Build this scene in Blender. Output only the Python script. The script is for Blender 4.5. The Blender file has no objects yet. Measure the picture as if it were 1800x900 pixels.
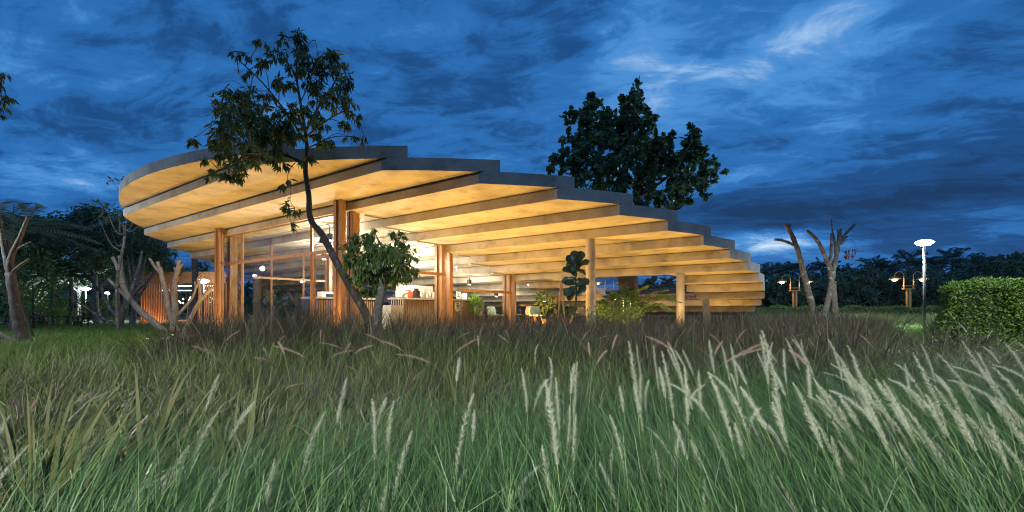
import bpy, math, random
import numpy as np

random.seed(7)
rng = np.random.default_rng(11)
C = bpy.context.scene.collection
SC = bpy.context.scene

# ------------------------------------------------------------------ camera, sky, light, exposure
FPX, HY, CAMZ = 820.85, 544.9, 1.10          # focal length and horizon row in photo pixels, eye height
cam = bpy.data.cameras.new('camera')
cam.sensor_width = 36.0
cam.lens = FPX / 1800 * 36
cam.shift_y = (HY - 450) / 1800
cam.clip_start, cam.clip_end = 0.05, 3000
cam_o = bpy.data.objects.new('camera', cam)
cam_o.location = (0, 0, CAMZ)
cam_o.rotation_euler = (math.pi / 2, 0, 0)
C.objects.link(cam_o)
SC.camera = cam_o

SC.view_settings.view_transform = 'Standard'
SC.view_settings.look = 'None'
SC.view_settings.exposure = 0.0
SC.view_settings.gamma = 1.0
cy_ = SC.cycles
cy_.use_denoising = True
cy_.filter_width = 1.1
cy_.max_bounces = 6
cy_.diffuse_bounces = 3
cy_.glossy_bounces = 3
cy_.transmission_bounces = 4
cy_.transparent_max_bounces = 16
cy_.sample_clamp_indirect = 4.0
cy_.caustics_reflective = False
cy_.caustics_refractive = False

SUN_EL, SUN_ROT = math.radians(3.0), math.radians(200)

world = bpy.data.worlds.new('World')
SC.world = world
world.use_nodes = True
wt = world.node_tree
wt.nodes.clear()


def build_world():
    N, L = wt.nodes, wt.links

    def nd(t, **k):
        n = N.new(t)
        for a, b in k.items():
            setattr(n, a, b)
        return n

    def math_(op, a, b=None, clamp=False):
        n = nd('ShaderNodeMath', operation=op, use_clamp=clamp)
        for i, v in enumerate((a, b)):
            if v is None:
                continue
            if isinstance(v, (int, float)):
                n.inputs[i].default_value = v
            else:
                L.new(v, n.inputs[i])
        return n.outputs[0]

    out = nd('ShaderNodeOutputWorld')
    bg = nd('ShaderNodeBackground')
    L.new(bg.outputs[0], out.inputs[0])
    tc = nd('ShaderNodeTexCoord')
    sep = nd('ShaderNodeSeparateXYZ')
    L.new(tc.outputs['Generated'], sep.inputs[0])
    X, Y, Z = sep.outputs
    den = math_('MAXIMUM', math_('ADD', Z, 0.16), 0.05)
    u = math_('DIVIDE', X, den)
    v = math_('DIVIDE', Y, den)
    cmb = nd('ShaderNodeCombineXYZ')
    L.new(math_('ADD', math_('MULTIPLY', u, 1.0), math_('MULTIPLY', v, 0.35)), cmb.inputs[0])
    L.new(math_('MULTIPLY', v, 1.45), cmb.inputs[1])
    cmb.inputs[2].default_value = 3.7

    def noise(scale, detail, rough, dist=0.0, off=0.0):
        n = nd('ShaderNodeTexNoise')
        n.inputs['Scale'].default_value = scale
        n.inputs['Detail'].default_value = detail
        n.inputs['Roughness'].default_value = rough
        n.inputs['Distortion'].default_value = dist
        vv = nd('ShaderNodeVectorMath', operation='ADD')
        L.new(cmb.outputs[0], vv.inputs[0])
        vv.inputs[1].default_value = (off, off * 1.7, off * .3)
        L.new(vv.outputs[0], n.inputs['Vector'])
        return n.outputs['Fac']
    big = noise(0.7, 4, 0.55, 0.3, 4.1)
    mid = noise(1.5, 9, 0.64, 0.7, 1.3)
    fine = noise(4.6, 8, 0.66, 0.9, 9.0)
    val = math_('ADD', math_('ADD', math_('MULTIPLY', big, 0.44), math_('MULTIPLY', mid, 0.44)), math_('MULTIPLY', fine, 0.30))
    # lift where clouds thin out: a few real gaps in the deck, fixed in the sky
    def gap(x, y, wx, wz, amt):
        d = np.array([(x - 900) / FPX, 1.0, (HY - y) / FPX])
        az, el = math.atan2(d[0], d[1]), math.atan2(d[2], math.hypot(d[0], d[1]))
        A = math_('ARCTAN2', X, Y)
        Eo = math_('ARCSINE', Z)
        da = math_('DIVIDE', math_('SUBTRACT', A, az), wx)
        de = math_('DIVIDE', math_('SUBTRACT', Eo, el), wz)
        r2 = math_('ADD', math_('MULTIPLY', da, da), math_('MULTIPLY', de, de))
        g = math_('MULTIPLY', math_('EXPONENT', math_('MULTIPLY', r2, -1.0)), amt)
        return g
    gaps = None
    for a in ((1360, 422, .10, .020, .34), (1300, 432, .08, .02, .12), (1345, 100, .04, .035, .04), (1410, 62, .05, .035, .085), (1475, 22, .06, .03, .095), (1530, 82, .08, .02, .06), (1120, 50, .07, .04, .09),
              (140, 310, .05, .03, .14), (30, 290, .06, .05, .09), (1250, 150, .25, .10, .03), (150, 40, .4, .12, .05), (800, 290, .22, .06, .05), (1010, 70, .05, .05, -.06),
              (900, 90, .20, .07, -.06), (220, 230, .25, .06, -.05), (1400, 365, .30, .035, -.09), (1700, 290, .25, .10, -.045), (40, 350, .1, .03, -.06)):
        g = gap(*a)
        gaps = g if gaps is None else math_('ADD', gaps, g)
    val = math_('ADD', math_('SUBTRACT', val, 0.055), math_('MULTIPLY', gaps, math_('ADD', math_('MULTIPLY', mid, 1.7), 0.15)))
    ramp = nd('ShaderNodeValToRGB')
    cr = ramp.color_ramp
    cr.interpolation = 'EASE'
    cols = [(0.36, (0.0055, 0.033, 0.105)), (0.48, (0.0090, 0.060, 0.195)), (0.57, (0.019, 0.122, 0.365)), (0.67, (0.055, 0.215, 0.52)), (0.80, (0.26, 0.43, 0.68)), (0.95, (0.60, 0.70, 0.82))]
    cr.elements[0].position, cr.elements[0].color = cols[0][0], (*cols[0][1], 1)
    cr.elements[1].position, cr.elements[1].color = cols[-1][0], (*cols[-1][1], 1)
    for p, c in cols[1:-1]:
        e = cr.elements.new(p)
        e.color = (*c, 1)
    L.new(val, ramp.inputs[0])
    sky = nd('ShaderNodeTexSky')
    sky.sky_type = 'NISHITA'
    sky.sun_disc = False
    sky.sun_elevation = SUN_EL
    sky.sun_rotation = SUN_ROT
    mixn = nd('ShaderNodeMix', data_type='RGBA', blend_type='ADD')
    mixn.inputs['Factor'].default_value = 0.0025     # what little twilight comes through the deck
    L.new(ramp.outputs[0], mixn.inputs['A'])
    L.new(sky.outputs[0], mixn.inputs['B'])
    L.new(mixn.outputs['Result'], bg.inputs[0])
    bg.inputs[1].default_value = 1.24


build_world()

sun = bpy.data.lights.new('twilight_sun', 'SUN')
sun.energy = 0.42
sun.angle = math.radians(70)
sun.color = (0.72, 0.86, 1.0)
sun_o = bpy.data.objects.new('twilight_sun', sun)
sun_o.rotation_euler = (math.radians(24), 0, math.radians(-14))
C.objects.link(sun_o)

# ------------------------------------------------------------------ mesh helpers
ORI = {}


def vec(*a):
    return np.array(a, float)


class MB:
    """collects faces; build() links them as one mesh object"""

    def __init__(self):
        self.V, self.F, self.M, self.n = [], [], [], 0

    def add(self, V, F, mi=0):
        V = np.asarray(V, float).reshape(-1, 3)
        if isinstance(F, np.ndarray):
            Fs = [F]
        else:
            by = {}
            for f in F:
                by.setdefault(len(f), []).append(f)
            Fs = [np.array(x) for x in by.values()]
        for f in Fs:
            self.F.append(f + self.n)
            self.M.append(np.full(len(f), mi))
        self.V.append(V)
        self.n += len(V)
        return self

    def obox(self, c, ax, ay, az, mi=0):
        c, ax, ay, az = (np.asarray(q, float) for q in (c, ax, ay, az))
        V = [c + sx * ax + sy * ay + sz * az for sz in (-1, 1) for sy in (-1, 1) for sx in (-1, 1)]
        return self.add(V, [(0, 2, 3, 1), (4, 5, 7, 6), (0, 1, 5, 4), (2, 6, 7, 3), (0, 4, 6, 2), (1, 3, 7, 5)], mi)

    def box(self, c, s, rz=0.0, mi=0):
        co, si = math.cos(rz), math.sin(rz)
        return self.obox(c, vec(co, si, 0) * s[0] / 2, vec(-si, co, 0) * s[1] / 2, vec(0, 0, s[2] / 2), mi)

    def bar(self, a, b, wd, hd=None, mi=0):
        a, b = np.asarray(a, float), np.asarray(b, float)
        hd = hd or wd
        t = b - a
        l = np.linalg.norm(t)
        t = t / l
        up = vec(0, 0, 1) if abs(t[2]) < .9 else vec(1, 0, 0)
        sd = np.cross(t, up)
        sd /= np.linalg.norm(sd)
        up = np.cross(sd, t)
        return self.obox((a + b) / 2, t * l / 2, sd * wd / 2, up * hd / 2, mi)

    def tube(self, pts, rad, n=8, mi=0, cap=True):
        P = np.asarray(pts, float)
        m = len(P)
        R = np.full(m, rad, float) if np.isscalar(rad) else np.asarray(rad, float)
        T = np.gradient(P, axis=0)
        T /= np.linalg.norm(T, axis=1)[:, None] + 1e-9
        ref = vec(1, 0, 0) if abs(T[0][0]) < .8 else vec(0, 1, 0)
        a = np.cross(T[0], ref)
        a /= np.linalg.norm(a)
        V = []
        ang = np.arange(n) * 2 * math.pi / n
        for i in range(m):
            a = a - T[i] * (a @ T[i])
            a /= np.linalg.norm(a) + 1e-9
            b = np.cross(T[i], a)
            V.append(P[i] + R[i] * (np.cos(ang)[:, None] * a + np.sin(ang)[:, None] * b))
        V = np.concatenate(V)
        F = []
        for i in range(m - 1):
            for k in range(n):
                k2 = (k + 1) % n
                F.append((i * n + k, i * n + k2, (i + 1) * n + k2, (i + 1) * n + k))
        if cap:
            F.append(tuple(range(n))[::-1])
            F.append(tuple((m - 1) * n + k for k in range(n)))
        return self.add(V, F, mi)

    def lathe(self, prof, c, n=16, mi=0):
        c = np.asarray(c, float)
        V, F = [], []
        m = len(prof)
        for r, z in prof:
            for k in range(n):
                a = 2 * math.pi * k / n
                V.append(c + vec(r * math.cos(a), r * math.sin(a), z))
        for i in range(m - 1):
            for k in range(n):
                k2 = (k + 1) % n
                F.append((i * n + k, i * n + k2, (i + 1) * n + k2, (i + 1) * n + k))
        F.append(tuple(range(n))[::-1])
        F.append(tuple((m - 1) * n + k for k in range(n)))
        return self.add(V, F, mi)

    def leaves(self, P, D, L, W, mi=0, roundish=False):
        """folded leaf blades at points P along directions D"""
        P, D = np.asarray(P, float), np.asarray(D, float)
        n = len(P)
        D = D / (np.linalg.norm(D, axis=1)[:, None] + 1e-9)
        Rv = rng.normal(size=(n, 3))
        S = np.cross(D, Rv)
        S /= np.linalg.norm(S, axis=1)[:, None] + 1e-9
        Nn = np.cross(D, S)
        L = np.broadcast_to(np.asarray(L, float), (n,))[:, None]
        W = np.broadcast_to(np.asarray(W, float), (n,))[:, None]
        if not roundish:
            V = np.stack([P, P + D * L * .42 + S * W / 2 + Nn * W * .18, P + D * L - Nn * L * .06, P + D * L * .42 - S * W / 2 + Nn * W * .18], 1)
            k = 4
            F = np.array([[0, 1, 2], [0, 2, 3]])
        else:
            V = np.stack([P, P + D * L * .25 + S * W * .42 + Nn * W * .1, P + D * L * .7 + S * W * .45 + Nn * W * .14, P + D * L,
                          P + D * L * .7 - S * W * .45 + Nn * W * .14, P + D * L * .25 - S * W * .42 + Nn * W * .1], 1)
            k = 6
            F = np.array([[0, 1, 2, 3], [0, 3, 4, 5]])
        FF = (F[None] + (np.arange(n) * k)[:, None, None]).reshape(-1, F.shape[1])
        return self.add(V.reshape(-1, 3), FF, mi)

    def blades(self, P, H, LN, W, segs=4, droop=0.25, mi=0, face=None):
        """grass blades: base points P, heights H, horizontal lean vectors LN (n,2) reached at the tip"""
        P = np.asarray(P, float)
        n = len(P)
        H, W = np.broadcast_to(H, (n,)), np.broadcast_to(W, (n,))
        az = rng.uniform(0, math.pi, n) if face is None else face
        S = np.stack([np.cos(az), np.sin(az), np.zeros(n)], 1)
        rows = []
        for j in range(segs + 1):
            q = j / segs
            pos = P.copy()
            pos[:, 0] += LN[:, 0] * q ** 1.7
            pos[:, 1] += LN[:, 1] * q ** 1.7
            pos[:, 2] += H * (q * (1 + droop) - droop * q ** 3)
            wv = (W * (1.0 - q ** 1.6) * .5 + 0.0002)[:, None]
            rows += [pos - S * wv, pos + S * wv]
        V = np.stack(rows, 1)
        k = 2 * (segs + 1)
        F = np.array([[2 * j, 2 * j + 1, 2 * j + 3, 2 * j + 2] for j in range(segs)])
        FF = (F[None] + (np.arange(n) * k)[:, None, None]).reshape(-1, 4)
        return self.add(V.reshape(-1, 3), FF, mi)

    def mesh(self, name, mats, smooth=False, org=(0, 0, 0)):
        V = np.concatenate(self.V) - np.asarray(org, float)
        me = bpy.data.meshes.new(name)
        me.vertices.add(len(V))
        me.vertices.foreach_set('co', V.astype(np.float32).ravel())
        loops = np.concatenate([f.ravel() for f in self.F])
        tot = np.concatenate([np.full(len(f), f.shape[1]) for f in self.F])
        start = np.concatenate([[0], np.cumsum(tot)[:-1]])
        me.loops.add(len(loops))
        me.loops.foreach_set('vertex_index', loops.astype(np.int32))
        me.polygons.add(len(tot))
        me.polygons.foreach_set('loop_start', start.astype(np.int32))
        me.polygons.foreach_set('loop_total', tot.astype(np.int32))
        me.polygons.foreach_set('material_index', np.concatenate(self.M).astype(np.int32))
        me.polygons.foreach_set('use_smooth', np.full(len(tot), bool(smooth)))
        for m in (mats if isinstance(mats, (list, tuple)) else [mats]):
            me.materials.append(m)
        me.update(calc_edges=True)
        return me

    def build(self, name, mats, parent=None, base=(0, 0, 0), smooth=False):
        org = ORI[parent.name] if parent else vec(*base)
        me = self.mesh(name, mats, smooth, org)
        o = bpy.data.objects.new(name, me)
        C.objects.link(o)
        if parent:
            o.parent = parent
        else:
            o.location = org
        ORI[o.name] = org
        return o


def tag(o, label=None, cat=None, group=None, kind=None):
    if label:
        o['label'] = label
    if cat:
        o['category'] = cat
    if group:
        o['group'] = group
    if kind:
        o['kind'] = kind
    return o


def thing(name, label, cat, loc=(0, 0, 0), group=None):
    o = bpy.data.objects.new(name, None)
    o.empty_display_size = .2
    o.location = loc
    C.objects.link(o)
    ORI[o.name] = vec(*loc)
    return tag(o, label, cat, group)


def dup(root, loc, rz=0.0, sc=1.0, label=None):
    """copies a thing and its parts and sub-parts; they share mesh data"""
    r = root.copy()
    C.objects.link(r)
    r.location = loc
    r.rotation_euler = (0, 0, rz)
    r.scale = (sc, sc, sc) if np.isscalar(sc) else sc
    if label:
        r['label'] = label
    for ch in root.children:
        c = ch.copy()
        C.objects.link(c)
        c.parent = r
        for g in ch.children:
            d = g.copy()
            C.objects.link(d)
            d.parent = c
    return r


def piece(src, name, parent, loc):
    """a further copy of a part under the same thing, sharing its mesh"""
    o = src.copy()
    C.objects.link(o)
    o.parent = parent
    o.location = loc
    return o


def px(x, y, Y):
    """a point seen at photo pixel (x, y) standing Y metres away"""
    return vec((x - 900) / FPX * Y, Y, CAMZ + (HY - y) / FPX * Y)


def ground_at(x, Y):
    return vec((x - 900) / FPX * Y, Y, 0)


# ------------------------------------------------------------------ materials
def mat(name, cols, scale=4.0, rough=.7, bump=0.0, bscale=None, stretch=(1, 1, 1), island=False, trans=0.0, metal=0.0, detail=5, emit=None, spec=None, patches=None, pos=None):
    m = bpy.data.materials.new(name)
    m.use_nodes = True
    nt = m.node_tree
    N, L = nt.nodes, nt.links
    b = N['Principled BSDF']
    b.inputs['Roughness'].default_value = rough
    b.inputs['Metallic'].default_value = metal
    if spec is not None:
        b.inputs['Specular IOR Level'].default_value = spec
    tc = N.new('ShaderNodeTexCoord')
    mp = N.new('ShaderNodeMapping')
    mp.inputs['Scale'].default_value = stretch
    L.new(tc.outputs['Object'], mp.inputs[0])

    def noise(sc, det=detail, rg=.6):
        n = N.new('ShaderNodeTexNoise')
        n.inputs['Scale'].default_value = sc
        n.inputs['Detail'].default_value = det
        n.inputs['Roughness'].default_value = rg
        L.new(mp.outputs[0], n.inputs['Vector'])
        return n.outputs['Fac']
    nz = noise(scale)
    fac = nz
    if island:
        g = N.new('ShaderNodeNewGeometry')
        ad = N.new('ShaderNodeMath')
        ad.operation = 'MULTIPLY_ADD'
        L.new(g.outputs['Random Per Island'], ad.inputs[0])
        ad.inputs[1].default_value = .62
        m2 = N.new('ShaderNodeMath')
        m2.operation = 'MULTIPLY'
        L.new(nz, m2.inputs[0])
        m2.inputs[1].default_value = .55
        L.new(m2.outputs[0], ad.inputs[2])
        m3 = N.new('ShaderNodeMath')
        m3.operation = 'ADD'
        m3.use_clamp = True
        L.new(ad.outputs[0], m3.inputs[0])
        m3.inputs[1].default_value = -.085
        fac = m3.outputs[0]
    rp = N.new('ShaderNodeValToRGB')
    cr = rp.color_ramp
    k = len(cols)
    lo, hi = (0.0, 1.0) if island else (.32, .68)
    ps = pos or [lo + (hi - lo) * i / max(1, k - 1) for i in range(k)]
    cr.elements[0].position, cr.elements[0].color = ps[0], (*cols[0], 1)
    cr.elements[1].position, cr.elements[1].color = (ps[-1] if k > 1 else 1), (*cols[-1], 1)
    for p, c in list(zip(ps, cols))[1:-1]:
        e = cr.elements.new(p)
        e.color = (*c, 1)
    L.new(fac, rp.inputs[0])
    col = rp.outputs[0]
    if patches:
        pc, psc, lo_, hi_, amt = patches
        n2 = noise(psc, 4, .65)
        mr = N.new('ShaderNodeMapRange')
        mr.inputs['From Min'].default_value = lo_
        mr.inputs['From Max'].default_value = hi_
        mr.inputs['To Max'].default_value = amt
        L.new(n2, mr.inputs['Value'])
        mx = N.new('ShaderNodeMix')
        mx.data_type = 'RGBA'
        L.new(mr.outputs[0], mx.inputs['Factor'])
        L.new(col, mx.inputs['A'])
        mx.inputs['B'].default_value = (*pc, 1)
        col = mx.outputs['Result']
    L.new(col, b.inputs['Base Color'])
    if bump:
        bp = N.new('ShaderNodeBump')
        bp.inputs['Strength'].default_value = bump
        bp.inputs['Distance'].default_value = .02
        L.new(noise(bscale or scale * 4, 6), bp.inputs['Height'])
        L.new(bp.outputs[0], b.inputs['Normal'])
    if emit:
        b.inputs['Emission Color'].default_value = (*emit[0], 1)
        b.inputs['Emission Strength'].default_value = emit[1]
    if trans:
        tr = N.new('ShaderNodeBsdfTranslucent')
        L.new(col, tr.inputs[0])
        mx = N.new('ShaderNodeMixShader')
        mx.inputs[0].default_value = trans
        L.new(b.outputs[0], mx.inputs[1])
        L.new(tr.outputs[0], mx.inputs[2])
        L.new(mx.outputs[0], N['Material Output'].inputs[0])
    return m


M = {}
M['concrete'] = mat('concrete', [(.25, .232, .20), (.36, .335, .295), (.43, .405, .36)], 1.3, .85, .5, 16, patches=((.15, .13, .105), 1.7, .56, .72, .6), detail=10)
M['column_concrete'] = mat('column_concrete', [(.27, .26, .24), (.36, .345, .32)], 2.5, .85, .25, 30, patches=((.17, .16, .14), 3, .58, .75, .5))
M['wood'] = mat('stained_wood', [(.17, .083, .034), (.27, .140, .056), (.34, .185, .078)], 5, .5, .2, 20, stretch=(5, 5, .5))
M['light_wood'] = mat('light_wood', [(.33, .19, .09), (.44, .27, .14)], 6, .55, .15, 20, stretch=(5, 5, .5))
M['dark_wood'] = mat('dark_wood', [(.012, .011, .010), (.03, .026, .022)], 6, .6, .1)
M['slat_wood'] = mat('slat_wood', [(.26, .10, .035), (.34, .15, .06)], 5, .55, .1, stretch=(5, 5, .5))
M['soil'] = mat('soil_and_turf', [(.020, .026, .010), (.035, .045, .016), (.045, .040, .022)], .9, .95, .5, 14)
M['floor'] = mat('polished_screed', [(.30, .28, .25), (.36, .34, .31)], 1.5, .45, .05)
M['paver'] = mat('paver', [(.34, .31, .28), (.45, .42, .38)], 5, .85, .2, 40)
M['bark_dark'] = mat('bark_dark', [(.035, .028, .022), (.075, .062, .050)], 14, .9, .6, 30, stretch=(1, 1, .5), patches=((.22, .22, .20), 9, .58, .68, .55))
M['bark_grey'] = mat('bark_grey', [(.07, .065, .055), (.16, .15, .13)], 12, .9, .6, 30, patches=((.34, .34, .32), 8, .54, .64, .8))
M['bark_pale'] = mat('bark_pale', [(.20, .15, .11), (.34, .27, .20), (.42, .35, .27)], 7, .9, .6, 26, stretch=(1, 1, .6), patches=((.10, .075, .055), 9, .60, .70, .7))
M['bark_palm'] = mat('bark_palm', [(.05, .045, .04), (.11, .10, .09)], 3, .95, .8, 9, stretch=(.4, .4, 6))
M['leaf_tree'] = mat('leaf_tree', [(.022, .060, .022), (.050, .110, .034), (.080, .135, .036), (.12, .10, .030)], 3, .5, island=True, trans=.30)
M['leaf_small'] = mat('leaf_small', [(.035, .080, .020), (.085, .160, .034), (.15, .22, .05)], 3, .45, island=True, trans=.25)
M['leaf_court'] = mat('leaf_court', [(.032, .085, .044), (.070, .145, .060), (.12, .19, .075)], 3, .4, island=True, trans=.25)
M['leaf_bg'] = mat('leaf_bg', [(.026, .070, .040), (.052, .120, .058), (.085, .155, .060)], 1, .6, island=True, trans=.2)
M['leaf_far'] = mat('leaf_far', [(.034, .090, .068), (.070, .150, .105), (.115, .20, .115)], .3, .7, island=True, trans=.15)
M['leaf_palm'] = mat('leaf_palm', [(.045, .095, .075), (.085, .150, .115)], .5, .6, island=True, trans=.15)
M['leaf_fern'] = mat('leaf_fern', [(.045, .110, .022), (.075, .150, .030)], 3, .5, island=True, trans=.3)
M['leaf_fig'] = mat('leaf_fig', [(.012, .035, .014), (.028, .058, .022)], 6, .35, .2, 12, trans=.15)
M['leaf_lime'] = mat('leaf_lime', [(.10, .22, .03), (.20, .34, .05)], 3, .5, island=True, trans=.3)
M['hedge'] = mat('hedge_leaves', [(.028, .075, .012), (.065, .140, .020), (.12, .21, .035)], 2, .5, island=True, trans=.25)
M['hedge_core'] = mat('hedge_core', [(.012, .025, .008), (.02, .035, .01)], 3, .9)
M['grass_green'] = mat('grass_green', [(.004, .012, .004), (.013, .038, .011), (.034, .086, .026), (.075, .145, .042), (.25, .30, .17)], 2, .5, island=True, trans=.25)
M['grass_mixed'] = mat('grass_mixed', [(.022, .014, .015), (.035, .065, .014), (.105, .175, .034), (.050, .032, .030), (.15, .18, .05), (.36, .33, .28)], 1.2, .55, island=True, trans=.2)
M['grass_purple'] = mat('grass_purple', [(.008, .006, .005), (.026, .016, .013), (.064, .042, .034), (.040, .060, .018), (.22, .18, .15)], 1.0, .55, island=True, trans=.15)
M['grass_straw'] = mat('grass_straw', [(.22, .18, .11), (.36, .32, .24), (.52, .48, .43)], 2, .6, island=True, trans=.2)
M['flax'] = mat('flax_leaves', [(.020, .034, .010), (.055, .062, .016), (.10, .075, .020)], 2, .7, island=True, trans=.2)
M['strap'] = mat('straps_pale_highlights', [(.014, .010, .012), (.060, .045, .050), (.035, .055, .014), (.12, .095, .10), (.42, .39, .38)], 1.5, .4, island=True, trans=.1)  # purple-grey blades; the palest tone is a highlight put into the colour
M['lawn'] = mat('lawn_leaves', [(.055, .120, .018), (.10, .19, .03), (.15, .25, .045)], .8, .6, island=True, trans=.2)
M['plume'] = mat('plume_bristles', [(.30, .32, .25), (.45, .46, .37), (.56, .56, .48)], 5, .8, island=True, trans=.35)
M['plume_pink'] = mat('pink_plume_bristles', [(.34, .22, .20), (.48, .34, .30)], 5, .8, island=True, trans=.35)
M['stem'] = mat('plume_stem', [(.10, .15, .05), (.16, .20, .08)], 5, .6)
M['steel'] = mat('painted_steel', [(.05, .055, .06), (.07, .075, .08)], 6, .4, metal=.6)
M['steel_grey'] = mat('galvanised_steel', [(.32, .34, .36), (.42, .44, .46)], 8, .4, metal=.5)
M['lamp_post'] = mat('grey_lamp_post', [(.04, .042, .045), (.06, .062, .065)], 8, .6)
M['bronze'] = mat('ochre_painted_post', [(.30, .17, .06), (.40, .25, .10)], 8, .5)
M['white_plastic'] = mat('white_shell', [(.62, .60, .55), (.72, .70, .66)], 5, .4)
M['mint_plastic'] = mat('mint_shell', [(.30, .48, .42), (.36, .54, .48)], 5, .4)
M['white_paint'] = mat('white_paint', [(.68, .66, .62), (.76, .75, .72)], 4, .5)
M['black_paint'] = mat('black_paint', [(.012, .012, .013), (.02, .02, .02)], 4, .4)
M['red_tin'] = mat('red_tin', [(.45, .06, .025), (.55, .09, .03)], 4, .4)
M['cream_stone'] = mat('cream_stone', [(.50, .47, .42), (.60, .57, .52)], 6, .4)
M['terracotta'] = mat('terracotta', [(.30, .12, .06), (.38, .17, .09)], 6, .8)
M['roof_tile'] = mat('roof_tile', [(.12, .075, .055), (.22, .14, .10)], 5, .85, .3)
M['ink'] = mat('sign_ink', [(.02, .02, .02), (.03, .03, .03)], 4, .7)
M['gold_leaf'] = mat('dry_leaf', [(.10, .025, .02), (.18, .06, .04)], 4, .7, trans=.2)
M['lamp_white'] = mat('lamp_white_glow', [(.9, .9, .9), (.9, .9, .9)], 2, .5, emit=((.92, .97, 1.0), 9.0))
M['lamp_amber'] = mat('lamp_amber_glow', [(.9, .8, .6), (.9, .8, .6)], 2, .5, emit=((1.0, .56, .19), 22.0))
M['lamp_warm'] = mat('lamp_warm_glow', [(.9, .8, .6), (.9, .8, .6)], 2, .5, emit=((1.0, .80, .52), 10.0))


def glass_mat():
    m = bpy.data.materials.new('clear_glass')
    m.use_nodes = True
    N, L = m.node_tree.nodes, m.node_tree.links
    N.clear()
    o = N.new('ShaderNodeOutputMaterial')
    mx = N.new('ShaderNodeMixShader')
    t = N.new('ShaderNodeBsdfTransparent')
    t.inputs[0].default_value = (.93, .95, .94, 1)
    g = N.new('ShaderNodeBsdfGlossy')
    g.inputs['Roughness'].default_value = 0.0
    lw = N.new('ShaderNodeLayerWeight')
    lw.inputs[0].default_value = .5
    p = N.new('ShaderNodeMath')
    p.operation = 'POWER'
    p.inputs[1].default_value = 4.0
    L.new(lw.outputs['Facing'], p.inputs[0])
    a = N.new('ShaderNodeMath')
    a.operation = 'MULTIPLY_ADD'
    a.inputs[1].default_value = .94
    a.inputs[2].default_value = .055
    L.new(p.outputs[0], a.inputs[0])
    L.new(a.outputs[0], mx.inputs[0])
    L.new(t.outputs[0], mx.inputs[1])
    L.new(g.outputs[0], mx.inputs[2])
    L.new(mx.outputs[0], o.inputs[0])
    return m


M['glass'] = glass_mat()


def lamp(name, typ, loc, energy, color, parent=None, size=.1, spot=None, aim=None):
    d = bpy.data.lights.new(name, typ)
    d.energy = energy
    d.color = color
    if typ in ('POINT', 'SPOT'):
        d.shadow_soft_size = size
    if typ == 'SPOT':
        d.spot_size = math.radians(spot or 120)
        d.spot_blend = .8
    o = bpy.data.objects.new(name, d)
    C.objects.link(o)
    loc = vec(*loc)
    if parent:
        o.parent = parent
        o.location = loc - ORI[parent.name]
    else:
        o.location = loc
    if aim is not None:
        from mathutils import Vector
        o.rotation_euler = Vector(aim).to_track_quat('-Z', 'Y').to_euler()
    return o


# ------------------------------------------------------------------ ground
mb = MB()
mb.add([(-900, -300, 0), (900, -300, 0), (900, 1500, 0), (-900, 1500, 0)], [(0, 1, 2, 3)])
tag(mb.build('ground', M['soil']), kind='structure')

# ------------------------------------------------------------------ pavilion: a round stepped roof
CX, CY, RR = -2.398, 23.453, 13.273
S0, SW = -13.653, 1.31495
NV = vec(.58493, .81108, 0)          # the steps descend this way
DV = vec(-.81108, .58493, 0)         # the bands run this way
CC = vec(CX, CY, 0)
U1, HS = CAMZ + 3.824, .26
FLOOR = .42


def S(i):
    return S0 + i * SW


def U(i):
    return U1 - i * HS


def ST(s, t, z):
    return CC + NV * s + DV * t + vec(0, 0, z)


def half(s):
    return math.sqrt(max(RR * RR - s * s, 0))


def t_at(x, s):
    """t where the photo column x crosses the plane s"""
    u = (x - 900) / FPX
    Y = (s + NV @ CC) / (NV @ vec(u, 1, 0))
    return float(DV @ (vec(u * Y, Y, 0) - CC))


def s_at(x, t):
    u = (x - 900) / FPX
    Y = (t + DV @ CC) / (DV @ vec(u, 1, 0))
    return float(NV @ (vec(u * Y, Y, 0) - CC))


pav = thing('pavilion', 'round concrete cafe pavilion with a roof stepping down in straight bands, glowing amber underneath', 'pavilion', (CX, CY, 0))


def strip(mb, ss, lo, hi, z0, z1):
    n = len(ss)
    V = []
    for s, a, b in zip(ss, lo, hi):
        V += [ST(s, a, z0), ST(s, b, z0), ST(s, b, z1), ST(s, a, z1)]
    F = []
    for i in range(n - 1):
        q, r = 4 * i, 4 * i + 4
        F += [(q, r, r + 1, q + 1), (q + 1, r + 1, r + 2, q + 2), (q + 2, r + 2, r + 3, q + 3), (q + 3, r + 3, r, q)]
    F += [(0, 1, 2, 3), (4 * n - 1, 4 * n - 2, 4 * n - 3, 4 * n - 4)]
    mb.add(V, F)


def void(s):
    a = (s - S(9)) / (S(13) - S(9))
    return -10.62, -7.25 + .9 * a


def seg(mb, sa, sb, z0, z1, n=9):
    """one slab piece between two chords, cut by the tree court"""
    V0, V1 = S(9) + .35, S(13)
    cuts = sorted({sa, sb, *[q for q in (V0, V1) if sa < q < sb]})
    for a, b in zip(cuts[:-1], cuts[1:]):
        ss = np.linspace(a, b, n)
        if a < -RR + 1.5:
            ss = a + (b - a) * (np.linspace(0, 1, 26) ** 2.2)
        L_ = [half(q) for q in ss]
        if V0 - 1e-6 <= a and b <= V1 + 1e-6:
            strip(mb, ss, [-q for q in L_], [void(q)[0] for q in ss], z0, z1)
            strip(mb, ss, [void(q)[1] for q in ss], L_, z0, z1)
        else:
            strip(mb, ss, [-q for q in L_], L_, z0, z1)


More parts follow.
